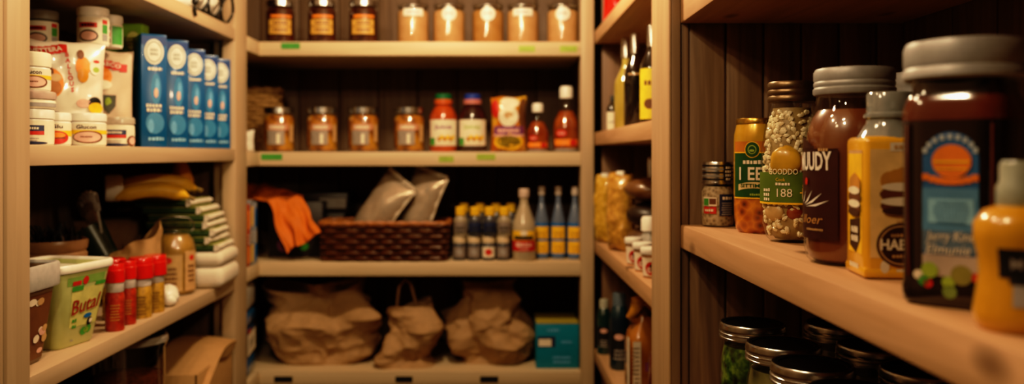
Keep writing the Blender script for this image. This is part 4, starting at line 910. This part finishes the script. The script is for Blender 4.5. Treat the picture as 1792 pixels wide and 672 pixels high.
wine('navy bottle with a blue neck between the green bottle and the orange jug', .322, 2.165, F4, .025, .195, DB, mat('dull blue cap', (.10, .14, .18), .4), lb_, 'cleaner_bottle', .66, .62)
JUG = mottled('amber jug', [(.26, .085, .012), (.42, .16, .025)], .25, 14, coat=.6, bump=0)
t = thing('handled_jug', 'amber jug with a rounded handle and a white side label', 'jug', (.345, 1.915, F4), look(.345, 1.915) + .25)
MB().lathe(Lathe([(0, 0), (.040, 0), (.044, .006), (.044, .125), (.038, .15), (.020, .172), (.016, .19), (0, .19)], 48, e=4), JUG).build('jug_body', t)
MB().tube([(-.016, 0, .172), (-.030, -.004, .185), (-.022, -.008, .215), (0, -.010, .222), (.022, -.012, .200), (.036, -.012, .160), (.040, -.012, .135)], [.012, .016, .018, .016, .013, .011, .008], mat('orange handle', (.50, .22, .03), .35, coat=.4), 14).build('handle', t)
MB().lathe(turned([(0, .186), (.019, .186), (.019, .206), (.015, .21), (0, .21)], 32), mat('brown jug cap', (.10, .04, .02), .4)).build('cap', t)
mb = MB(); mb.bx(-.0448, -.0445, -.030, -.010, .01, .14, CREAM, 0); bars(mb, lambda s, q, o: Vector((-.040 + s, -.0447 - o, .08 + q)), 0, .04, .01, .004, BROWN, 2, 1, 8, 2); mp = face(.0445, .08); mb.rect(mp, -.040, -.022, -.07, .055, CREAM, 1); bars(mb, mp, -.031, .04, .012, .004, BROWN, 2, 2, 9, 2.4); mb.rect(mp, -.012, .028, -.012, .008, PURP, 1, 4, 2); bars(mb, mp, .008, -.002, .03, .006, PINK, 5, 2); mb.ell(mp, .008, -.055, .020, .012, YEL, 1); mb.build('label', t)
wine('dark red bottle beside the divider post on the lowest right shelf', .355, 1.735, F4, .036, .205, mottled('dark red glass', [(.09, .012, .008), (.16, .025, .012)], .2, 14, coat=.8, bump=0), BLACKP, None, 'cleaner_bottle', .62)
# ------------------------------------------------------------------ near right shelf
N = NEAR_TOP
def nl(u_, Y): return (UX(u_, Y), Y, N)
# small jar of pale grain
t = thing('grain_jar', 'small jar of pale grain with a striped silver lid, farthest on the near shelf', 'jar', nl(1256, 1.352), look(.36, 1.352))
r = .0262; L = turned([(0, .002), (r * .9, .002), (r * .96, .008), (r * .96, .055), (r * .8, .064), (0, .064)], 48)
GRAIN = mottled('pale grain', [(.10, .07, .045), (.40, .30, .19), (.56, .46, .32)], .6, 160, coat=0, voro=True)
MB().lathe(L, GRAIN).build('grain', t); Lg = turned([(r * .9, 0), (r, .006), (r, .056), (r * .86, .068), (r * .86, .074)], 48, open=True); MB().lathe(Lg, GLASS).build('glass', t)
Lid = Lathe([(0, .068), (r * .96, .068), (r * .96, .071), (r * .90, .0715), (r * .90, .100), (r * .86, .103), (r * .80, .1032), (0, .102)], 64); MB().lathe(Lid, STEEL).build('lid', t)
mb = MB(); mp = turned([(r * .905, 0), (r * .905, .2)]).map(.086)
for k in range(5): mb.rect(mp, -r * 1.4, r * 1.4, -.012 + k * .0054, -.0093 + k * .0054, INK if k % 2 == 0 else mat('lid grey', (.25, .24, .23), .4), 1, 24, 1)
mb.rect(mp, r * .35, r * .95, -.013, .013, INK, 2, 8); bars(mb, mp, r * .65, .008, r * .45, .004, CREAM, 3, 3, 4, 1.5); mb.build('lid_print', t)
mb = MB(); mp = turned([(r * 1.003, 0), (r * 1.003, .2)]).map(.034)
mb.rect(mp, -r * .95, -r * .05, -.001, .013, CREAM, 1, 10); mb.rect(mp, -r * .9, -r * .55, 0, .011, GREEN, 2, 4); mb.rect(mp, -r * .5, -r * .1, .002, .011, BROWN, 2, 4); mb.rect(mp, -r * .9, -r * .52, -.013, -.002, RED, 2, 4); mb.rect(mp, -r * .47, -r * .08, -.013, -.002, RED, 2, 4); bars(mb, mp, -r * .5, -.0075, r * .7, .004, CREAM, 4, 3)
mb.rect(mp, r * .1, r * 1.1, -.016, .018, NAVY, 1, 10); bars(mb, mp, r * .6, .012, r * .8, .005, CREAM, 3, 2); bars(mb, mp, r * .6, .004, r * .85, .0022, GREY, 7, 2, 6, 1.6); mb.build('label', t)
# green and gold can-shaped jar
t = thing('preserve_can', 'gold-topped can-shaped jar with a dark green label over orange fruit', 'jar', (.3915, 1.246, N), look(.3915, 1.246) + .06)
r = .035; GOLDM = mat('golden enamel', (.62, .36, .03), .28, .3, var=.05, coat=.5)
L = turned([(0, 0), (r * .80, 0), (r * .92, .006), (r * .97, .020), (r, .055), (r, .145), (r * .90, .160), (r * .84, .163), (0, .163)], 56)
ORF = mottled('orange fruit chunks', [(.05, .006, .002), (.40, .10, .012), (.62, .24, .03)], .3, 75, coat=.8, bump=.5, voro=True)
MB().lathe(turned([(0, 0), (r * .80, 0), (r * .92, .006), (r * .97, .020), (r, .055), (0, .056)], 56), ORF).build('fruit', t)
MB().lathe(turned([(0, .055), (r, .055), (r, .132), (r * .995, .136), (r * .99, .143), (r * .91, .156), (r * .88, .160), (0, .160)], 56), GOLDM).build('can_body', t)
MB().lathe(turned([(r * .86, .158), (r * .91, .160), (r * .91, .166), (r * .88, .168), (r * .84, .166), (0, .164)], 56), mat('dull gold rim', (.45, .27, .06), .25, .9)).build('rim', t)
mb = MB(); mp = turned([(r * 1.004, 0), (r * 1.004, .2)]).map(.088); DGR = mat('dark green label', (.012, .075, .018), .4)
mb.rect(mp, -r * 1.25, r * 1.25, -.036, .030, DGR, 1, 40, 4); mb.rect(mp, -r * 1.25, r * 1.25, .030, .046, mat('burnt orange band', (.50, .17, .02), .4), 1, 40, 2); mb.rect(mp, -r * 1.25, r * 1.25, .029, .0305, YEL, 2, 40, 1)
mb.ell(mp, -r * .30, .034, .011, .012, YEL, 2); mb.ell(mp, -r * .30, .034, .0098, .0108, DGR, 3); mb.ell(mp, -r * .30, .034, .006, .0066, LIME, 4); mb.ell(mp, -r * .30, .034, .0046, .005, DGR, 5); mb.ell(mp, -r * .30, .0325, .0035, .0018, LIME, 6)
bars(mb, mp, -r * .30, .016, r * .95, .0055, CREAM, 3, 3); mb.text(mp, '1 EED', -r * .20, -.002, .026, CREAM, 3, .02, width=r * 1.45)
for k in range(10):
    a0, a1 = -1 + k * .2, -.8 + k * .2; zz = lambda a: -.0215 + .004 * (1 - a * a)
    mb.grid(lambda a, b: mp(-r * .22 + r * .72 * (a0 + (a1 - a0) * a), zz(a0 + (a1 - a0) * a) - .0045 + .009 * b, .0009), 2, 2, mat('cream ribbon', (.60, .48, .24), .5))
mb.text(mp, 'SITTIMEN', -r * .22, -.0185, .0072, DGR, 4, .02, width=r * 1.15); mb.ell(mp, r * .9, -.005, .006, .02, LIME, 2); bars(mb, mp, -r * .15, -.031, r * .6, .003, LIME, 3, 3); mb.rect(mp, -r * 1.25, r * 1.25, -.0375, -.0355, YEL, 2, 40, 1); mb.build('label', t)
# bean jar
t = thing('bean_jar', 'tall jar of white beans with a bronze lid and a green label', 'jar', (.3935, 1.112, N), look(.3935, 1.112))
prof = [(0, .004), (.024, .004), (.030, .010), (.0352, .026), (.0372, .050), (.0375, .095), (.0362, .122), (.0325, .148), (.0285, .165), (.0272, .176), (0, .176)]
MB().lathe(turned([(max(0, a - .0035), b) for a, b in prof], 48), mottled('bean liquor', [(.26, .17, .07), (.42, .31, .15)], .4, 40, coat=.3)).build('brine', t)
Lg = turned([(.026, 0), (.032, .006), (.0372, .024), (.0392, .050), (.0394, .096), (.0380, .124), (.0342, .150), (.0300, .168), (.0288, .185), (.0292, .190)], 56, open=True); MB().lathe(Lg, GLASS).build('glass', t)
mb = MB(); mbo = MB(); rg = random.Random(12); Li = turned(prof); BEAN = mat('white bean', (.86, .78, .54), .35, var=.08, scale=30, coat=.4); CHK = mat('pale chickpea', (.70, .58, .34), .4, coat=.3)
for k in range(420):
    th = rg.uniform(-PI * 1.02, PI * .1); z = rg.uniform(.010, .172)
    if .052 < z < .092 and rg.random() < .5: continue
    rr = Li.rad(z) - .0028
    mb.blob((rr * math.cos(th), rr * math.sin(th), z), (.0027, .0030, .0042) if z > .1 else (.0032, .0032, .0046), BEAN if rg.random() < .75 else CHK, 1, Matrix.Rotation(th, 3, 'Z') @ Matrix.Rotation(rg.uniform(0, PI), 3, 'X'))
mb.build('beans', t, kind='stuff')
FR = mat('ripe yellow fruit', (.58, .34, .03), .3, var=.25, scale=30, coat=.5); FR2 = mat('orange fruit', (.52, .17, .02), .3, var=.2, coat=.5)
for (a, z, m, q) in ((-1.78, .106, FR, (.020, .009, .021)), (-1.02, .102, FR2, (.012, .008, .013)), (-2.3, .040, mat('peach chunk', (.55, .36, .16), .4), (.015, .006, .012)), (-1.45, .040, mat('dried tomato', (.30, .055, .012), .4), (.010, .006, .009))):
    rr = Li.rad(z) - .005; MB().blob((rr * math.cos(a), rr * math.sin(a), z), q, m, 3, Matrix.Rotation(a + PI / 2, 3, 'Z'), .12, 60).build('fruit_piece', t)
MB().lathe(Lathe([(0, .184), (.0295, .184), (.0305, .186), (.0300, .190), (.0290, .192), (.0305, .195), (.0305, .198), (.0295, .2), (.0308, .202), (.0308, .208), (.029, .2105), (0, .2105)], 96, knurl=.015, kz=(.2015, .2082)), BRONZE).build('lid', t)
mb = MB(); mp = turned([(.0397, 0), (.0397, .2)]).map(.074); r = .0395; LG = mat('leaf green label', (.10, .17, .025), .45)
mb.rect(mp, -r * 1.45, r * 1.45, -.021, .018, LG, 1, 40, 4); mb.rect(mp, -r * 1.45, r * 1.45, -.0235, -.021, YEL, 1, 40, 1)
mb.text(mp, 'GOODDO', -r * .28, .0185, .0105, mat('cream script', (.75, .66, .42), .5), 3, .02, width=r * .95); mb.text(mp, 'Cook', -r * .35, .0085, .006, YEL, 3, .0, width=r * .3); bars(mb, mp, -r * .28, .003, r * .5, .0035, CREAM, 5, 3)
mb.text(mp, '188', -r * .25, -.009, .0155, CREAM, 3, .0, width=r * .48); bars(mb, mp, -r * .86, -.005, r * .36, .004, CREAM, 8, 3, 3, 1.5)
for k in (0, 1): mb.rect(mp, r * (.32 + .24 * k), r * (.44 + .24 * k), -.016, -.002, YEL, 3, 2); mb.ell(mp, r * (.38 + .24 * k), .001, .0022, .0028, YEL, 3); mb.rect(mp, r * (.25 + .24 * k), r * (.5 + .24 * k), -.009, -.007, YEL, 3, 2)
mb.build('label', t)
# brown sauce jar
t = thing('brown_sauce_jar', 'large brown sauce jar with a grey lid and white lettering', 'jar', (.382, .892, N), look(.382, .892))
BRS = mottled('brown sauce', [(.17, .050, .016), (.21, .064, .022)], .3, 12, coat=1, bump=0)
prof = [(0, .002), (.040, .002), (.046, .006), (.0490, .016), (.0495, .120), (.0480, .138), (.0430, .154), (.0375, .162), (0, .162)]
MB().lathe(turned([(max(0, a - .0012), b) for a, b in prof], 56), BRS).build('sauce', t)
MB().lathe(turned([(.042, 0), (.0475, .005), (.0502, .016), (.0507, .121), (.0490, .140), (.0440, .157), (.0385, .166), (.0365, .180), (.037, .184)], 56, open=True), GLASS).build('glass', t)
MB().lathe(Lathe([(0, .178), (.0400, .178), (.0412, .180), (.0412, .184), (.0395, .186), (.0405, .188), (.0405, .1905), (.0395, .192), (.0405, .194), (.0405, .202), (.0385, .2055), (.034, .206), (0, .205)], 120, knurl=.012, kz=(.1935, .2025)), GREYLID).build('lid', t)
mb = MB(); r = .0509; mp = turned([(r, 0), (r, .3)]).map(.085); DKR = mat('dark maroon label', (.045, .012, .008), .4)
c0 = -.043
mb.rect(mp, c0 - .03, c0 + .028, -.058, .036, DKR, 1, 24, 3)
for k in range(12): a = k / 12; mb.rect(mp, c0 - .03 + .058 * a, c0 - .03 + .058 * (a + 1 / 12), .036 - .001, .040 + .008 * math.sin(a * 5 + 1.2), DKR, 1, 2, 1)
mb.text(mp, 'MUUDY', c0 - .004, .022, .026, WHITE, 3, .03, width=.050, rot=.02)
for k, (x, y, ln, an) in enumerate(((0, -.012, .022, .75), (.002, -.014, .03, .45), (.004, -.017, .034, .22), (-.004, -.010, .016, 1.1), (-.008, -.006, .018, 1.45))):
    pts = [(c0 - .018 + x, -.018 + y * .4), (c0 - .018 + x + ln * .5 * math.cos(an), -.018 + y * .4 + ln * .45 * math.sin(an)), (c0 - .018 + x + ln * math.cos(an), -.018 + y * .4 + ln * 1.05 * math.sin(an)), (c0 - .0175 + x + ln * .5 * math.cos(an), -.020 + y * .4 + ln * .40 * math.sin(an))]
    mb.poly(mp, pts, WHITE, 3)
mb.ell(mp, c0 - .012, .002, .0025, .004, RED, 4); mb.text(mp, 'Iloer', c0 - .004, -.038, .013, mat('amber script', (.55, .28, .10), .5), 3, .0, width=.030, shear=.3); bars(mb, mp, c0, -.048, .03, .0022, TAN, 4, 3); bars(mb, mp, c0 + .012, .035, .012, .003, TAN, 6, 3); mb.build('label', t)
# second grey-lidded jar behind
t = thing('brown_sauce_jar', 'second grey-lidded sauce jar half hidden behind the big dark jar', 'jar', (.478, .94, N), 0)
MB().lathe(turned([(0, .0), (.044, 0), (.047, .006), (.047, .135), (.040, .155), (.030, .168), (.028, .184), (0, .184)], 48), mat('dark jar glass', (.05, .035, .025), .12, coat=1)).build('jar_body', t)
MB().lathe(Lathe([(0, .178), (.034, .178), (.034, .184), (.033, .188), (.034, .19), (.034, .202), (.031, .206), (0, .206)], 96, knurl=.012, kz=(.189, .203)), GREYLID).build('lid', t)
# yellow square bottle
t = thing('square_bottle', 'yellow square bottle with a clear neck and burger pictures', 'bottle', (.3764, .800, N), R(-8))
YB_ = mat('warm yellow plastic', (.74, .40, .025), .3, var=.05, coat=.5); PEACH = mat('peach label', (.80, .56, .26), .45)
h = .132; s = .0315
mb = MB(); mb.box((0, 0, h / 2), (2 * s, 2 * s, h), YB_, .006, seg=3); mb.box((0, 0, .006), (2 * s + .0015, 2 * s + .0015, .010), YB_, .003); mb.build('bottle_body', t)
MB().lathe(turned([(s * .98, h - .004), (.026, h + .004), (.021, h + .012), (.0205, h + .016), (.023, h + .018), (.023, h + .021), (.0205, h + .023), (.0205, h + .040), (.019, h + .042), (0, h + .042)], 48), mat('pale frosted neck', (.22, .23, .22), .12, coat=1)).build('neck', t)
MB().lathe(turned([(0, h - .003), (.019, h - .003), (.018, h + .014), (0, h + .014)], 32), mat('yellow liquid', (.50, .30, .03), .3)).build('liquid', t)
def burger(mb, mp, x, z, k):
    BUN = mat('toasted bun', (.52, .25, .05), .5)
    for q in range(5): mb.ell(mp, x + (-.009 + .0045 * q) * k, z + (.008 + .003 * (1 - abs(q - 2) / 2)) * k, .006 * k, .0065 * k, BUN, 3 + .3 * q, 14)
    mb.ell(mp, x, z + .004 * k, .0145 * k, .003 * k, CREAM, 5); mb.ell(mp, x, z - .001 * k, .0155 * k, .0055 * k, BROWN, 4); mb.ell(mp, x, z - .006 * k, .0150 * k, .003 * k, CREAM, 5); mb.ell(mp, x, z - .009 * k, .0150 * k, .0055 * k, BROWN, 4.5); mb.ell(mp, x, z - .0125 * k, .014 * k, .003 * k, mat('dark crust print', (.07, .025, .01), .5), 6)
mb = MB(); mp = face(s, h / 2, '-y')
mb.rect(mp, -s * .85, s * .95, -.046, .054, PEACH, 1); mb.rect(mp, -s * .3, s * .5, .052, .060, CREAM, 2, 2, 1); bars(mb, mp, .003, .056, .022, .004, TAN, 3, 3)
burger(mb, mp, .002, .014, 1.35); mb.rect(mp, -.002, .02, .030, .036, BROWN, 3); bars(mb, mp, .01, .039, .018, .004, BROWN, 3, 3); bars(mb, mp, .004, -.012, .02, .002, TAN, 4, 3)
mb.ell(mp, .000, -.034, .0215, .020, mat('coffee disc', (.05, .018, .008), .45), 3, 32); mb.ell(mp, .000, -.034, .0195, .018, TAN, 4, 32, .93, 1); mb.text(mp, 'HABLIS', .000, -.034, .0135, CREAM, 5, .035, width=.037); bars(mb, mp, .000, -.025, .022, .003, TAN, 4, 5); bars(mb, mp, .000, -.044, .020, .003, TAN, 8, 5)
mb.ell(mp, -.014, -.054, .004, .006, CREAM, 2); mb.rect(mp, -.004, .024, -.0585, -.056, CREAM, 2); mb.build('label', t)
mb = MB(); mp = face(s, h / 2, '-x'); mb.rect(mp, -s * .6, s * .8, -.044, .050, YEL, 1); mb.rect(mp, -s * .6, s * .8, .050, .053, TAN, 1, 2, 1); burger(mb, mp, .004, .010, 1.25); mb.poly(mp, [(-.014, -.014), (.02, -.010), (.02, -.030), (.006, -.044), (-.014, -.038)], mat('coffee disc', (.05, .018, .008), .45), 2); bars(mb, mp, .003, -.022, .026, .006, CREAM, 4, 3, 2, 1.4); bars(mb, mp, 0, -.056, .03, .005, CREAM, 6, 2); mb.build('side_label', t)
# dark large bottle
t = thing('dark_sauce_bottle', 'large dark square jar with a wide grey lid and a blue label', 'jar', (.365, .652, N), R(-45))
DK = mat('dark glass jar', (.012, .005, .004), .10, coat=1, var=.2)
prof = [(0, 0), (.034, 0), (.0375, .003), (.0385, .010), (.0385, .014), (.0375, .018), (.0375, .143), (.0370, .150), (.0345, .159), (.0325, .163), (.032, .172), (0, .172)]
MB().lathe(Lathe(prof, 72, e=5), DK).build('jar_body', t)
mb = MB()
for k in range(2): mb.tube([(-.028 + .056 * k, -.0376, .022), (-.029 + .058 * k, -.0378, .08), (-.029 + .058 * k, -.0376, .138)], .0011, mat('red brown glass edge', (.12, .025, .012), .12, coat=1), 6)
mb.build('panel_edge', t)
MB().lathe(Lathe([(.0381, .141), (.0379, .148), (.0360, .156), (.0345, .1595)], 72, e=5, open=True), mat('reddish shoulder glass', (.11, .022, .012), .12, coat=1)).build('shoulder', t)
MB().lathe(Lathe([(0, .172), (.0415, .172), (.0435, .174), (.0435, .180), (.0420, .182), (.0430, .184), (.0430, .197), (.0410, .2015), (.036, .2025), (0, .201)], 140, knurl=.010, kz=(.1835, .198)), GREYLID).build('lid', t)
mb = MB(); mp = face(.0377, .076, '-y', .001); w = .0192
NV = mat('deep blue label', (.03, .12, .30), .45); NV2 = mat('mid blue label', (.09, .24, .42), .45)
mb.rect(mp, -w, w, -.052, .036, NV, 1); pts = [(w * math.cos(PI * k / 24), .036 + .020 * math.sin(PI * k / 24)) for k in range(25)]; mb.poly(mp, pts, NV, 1)
for k in range(9):
    a = PI * (.12 + .76 * k / 8); mb.rect(mp, .0185 * math.cos(a) - .0016, .0185 * math.cos(a) + .0016, .036 + .0165 * math.sin(a) - .002, .036 + .0165 * math.sin(a) + .002, mat('pale lettering', (.40, .46, .50), .5), 3, 1, 1)
mb.ell(mp, .001, .034, .0135, .0125, mat('sun orange', (.72, .20, .03), .45), 3, 32); mb.rect(mp, -.011, .013, .033, .0345, YEL, 4); mb.rect(mp, -.010, .012, .028, .029, YEL, 4)
for k in range(8): a = k / 8; mb.rect(mp, -w + 2 * w * a, -w + 2 * w * (a + .125), .0165 + .004 * abs(2 * a - .9) ** 2, .0215 + .004 * abs(2 * a - .9) ** 2, mat('sun orange', (.72, .20, .03), .45), 3, 2, 1)
mb.rect(mp, -w, w, -.022, .014, NV2, 2); mb.rect(mp, -.015, .016, -.012, .006, PALEB, 3); bars(mb, mp, .001, .003, .026, .0022, NV2, 4, 4, 5, 1.6)
mb.rect(mp, -w, w, -.034, -.018, mat('slate blue', (.10, .16, .24), .5), 2.5); mb.text(mp, 'Jerry Kine', .001, -.022, .0105, CREAM, 4, .0, width=.033, shear=.25, rot=.03); mb.text(mp, 'Elmunie', -.001, -.032, .0105, CREAM, 4, .0, width=.030, shear=.25, rot=.03)
mb.rect(mp, -w, w, -.052, -.036, mat('sand fade', (.44, .36, .30), .5), 2)
for (x, z, a, m) in ((-.014, -.048, .006, LIME), (.008, -.050, .0075, mat('olive fruit', (.24, .22, .06), .5)), (-.018, -.056, .004, GREEN), (-.015, -.058, .0035, RED), (-.001, -.056, .0045, LIME), (.0, -.063, .005, mat('herb leaf', (.18, .26, .07), .5)), (-.022, -.052, .0035, CREAM), (.018, -.051, .0035, RED)): mb.ell(mp, x, z, a, a, m, 4, 16)
mb.build('label', t)
# mustard bottle
t = thing('mustard_bottle', 'waisted mustard yellow squeeze bottle nearest the camera on the near shelf', 'bottle', (.3455, .553, N), look(.3455, .553) - .05)
MUS = mat('mustard yellow plastic', (.60, .30, .015), .25, var=.05, coat=.6)
L = turned([(0, 0), (.0235, 0), (.0268, .004), (.0272, .012), (.0250, .026), (.0235, .036), (.0242, .048), (.0268, .060), (.0268, .070), (.021, .0785), (.012, .082), (0, .082)], 48); MB().lathe(L, MUS).build('bottle_body', t)
MB().lathe(Lathe([(0, .080), (.0125, .080), (.0135, .082), (.0135, .094), (.0115, .097), (.0115, .108), (.010, .111), (0, .111)], 60, knurl=.04, kz=(.083, .0935)), mat('grey green cap', (.30, .32, .26), .3, coat=.4)).build('cap', t)
mb = MB(); mp = L.map(.040); mb.rect(mp, -.010, .026, -.004, .015, INK, 2, 14); mb.rect(mp, -.004, .026, -.008, -.003, INK, 2, 12); mb.text(mp, 'M', .000, .005, .009, GREY, 3, .02); mb.rect(mp, -.002, .03, -.022, -.008, GREY, 1.5, 8); mb.build('label', t)
BANDM = mat('steel screw band', (.50, .48, .45), .25, 1, var=.1, scale=120)
# lower jars with steel lids
def pickle(label, x, y, fill, first=None):
    if first: return dup(first, label, (x, y, -.40), 0)
    t = thing('canning_jar', label, 'jar', (x, y, -.40), 0, 'canning jars crowded on the lower near shelf')
    MB().lathe(turned([(0, .003), (.040, .003), (.0435, .012), (.0435, .105), (.039, .128), (0, .128)], 40), fill).build('contents', t)
    MB().lathe(turned([(.040, 0), (.045, .010), (.0455, .108), (.0415, .128), (.0405, .150)], 40, open=True), GLASS).build('glass', t)
    MB().lathe(Lathe([(0, .139), (.0445, .139), (.0465, .1395), (.0465, .1415), (.0445, .143), (.0465, .1455), (.0465, .1475), (.0445, .149), (.0465, .1515), (.0467, .1535), (.0455, .157), (.0455, .159), (.0440, .161), (.0415, .1605)], 80, open=True), BANDM).build('screw_band', t)
    MB().lathe(turned([(0, .1585), (.036, .1585), (.0375, .1600), (.0415, .1600)], 64, open=True), mat('black lid disc', (.022, .022, .022), .30, .8)).build('lid_disc', t)
    return t
HERB = mottled('green herbs', [(.004, .010, .002), (.05, .12, .015), (.18, .30, .05)], .35, 75, coat=.6, bump=.4)
PICK = mottled('pale pickles', [(.02, .02, .008), (.13, .13, .05), (.24, .22, .10)], .3, 35, coat=.6, bump=.4, voro=True)
pickle('steel-lidded canning jar of green herbs, farthest in the front row', .368, 1.197, HERB)
p0 = pickle('steel-lidded canning jar of pale pickles, second in the front row', .3665, 1.066, PICK)
pickle('steel-lidded canning jar, third in the front row with its band catching light', .364, .962, None, p0)
pickle('steel-lidded canning jar, nearest one of the front row', .366, .853, None, p0)
pickle('steel-lidded canning jar, farthest in the dark rear row', .487, 1.190, None, p0)
pickle('steel-lidded canning jar, second in the dark rear row', .478, 1.055, None, p0)
pickle('steel-lidded canning jar, third in the dark rear row', .478, .935, None, p0)
pickle('steel-lidded canning jar, nearest one of the dark rear row', .482, .830, None, p0)
# ------------------------------------------------------------------ camera, light
cd = bpy.data.cameras.new('camera'); cam = bpy.data.objects.new('camera', cd); COL.objects.link(cam)
cam.location = (0, 0, EYE); cam.rotation_euler = (PI / 2, 0, 0)
cd.sensor_width = 36; cd.lens = FPX / 1792 * 36; cd.shift_x = 31 / 1792; cd.shift_y = -66 / 1792
cd.clip_start = .02
cd.dof.use_dof = True; cd.dof.focus_distance = 1.08; cd.dof.aperture_fstop = 2.9
bpy.context.scene.camera = cam
def lamp(name, typ, loc, power, col, size=.1, rot=(0, 0, 0), **k):
    l = bpy.data.lights.new(name, typ); l.energy = power; l.color = col
    if typ == 'AREA': l.shape = 'DISK'; l.size = size
    else: l.shadow_soft_size = size
    for a, b in k.items(): setattr(l, a, b)
    o = bpy.data.objects.new(name, l); COL.objects.link(o); o.location = (loc[0], loc[1], loc[2] + EYE); o.rotation_euler = rot
    return o
WARM = (1.0, .735, .43)
lamp('ceiling_lamp', 'POINT', (-.10, 1.72, .67), 27, WARM, .045)
lamp('spot_bulb', 'POINT', (-.40, .86, .66), 8, WARM, .02)
lamp('spot_bulb', 'POINT', (-.26, .36, .68), 13, WARM, .02)
lamp('spot_bulb', 'POINT', (-.52, .56, .62), 3, WARM, .02)
w = bpy.data.worlds.new('world'); bpy.context.scene.world = w; w.use_nodes = True
def aim(a, b): return (Vector(b) - Vector(a)).to_track_quat('-Z', 'Y').to_euler()
lamp('fill_spot', 'SPOT', (.02, 1.0, .20), 7, WARM, .02, aim((.02, 1.0, .20), (-.85, 1.85, -.18)), spot_size=R(62), spot_blend=.6)  # unseen fill light added to reach deep into the left shelves
lamp('fill_spot', 'SPOT', (.18, 1.0, .45), 3.5, WARM, .02, aim((.18, 1.0, .45), (-.75, 1.6, -.1)), spot_size=R(80), spot_blend=.6)  # another added fill, brightening the left goods from across the aisle
bg = w.node_tree.nodes['Background']; bg.inputs['Color'].default_value = (1, .62, .36, 1); bg.inputs['Strength'].default_value = .025
sc = bpy.context.scene
vs = sc.view_settings; vs.view_transform = 'Standard'; vs.look = 'None'; vs.exposure = .12
vs.use_curve_mapping = True; cm = vs.curve_mapping; cm.use_clip = True; cm.clip_max_x = 3; cm.clip_max_y = 1.5; cm.extend = 'HORIZONTAL'
cc = cm.curves[3]
while len(cc.points) > 2: cc.points.remove(cc.points[1])
cc.points[0].location = (0, 0); cc.points[1].location = (2.4, 1.0)
for p_ in ((.012, .004), (.05, .034), (.2, .20), (.5, .56), (1.0, .86)): cc.points.new(*p_)
cm.update()
sc.cycles.max_bounces = 8; sc.cycles.transparent_max_bounces = 16; sc.cycles.sample_clamp_indirect = 4
sc.cycles.caustics_reflective = False; sc.cycles.caustics_refractive = False
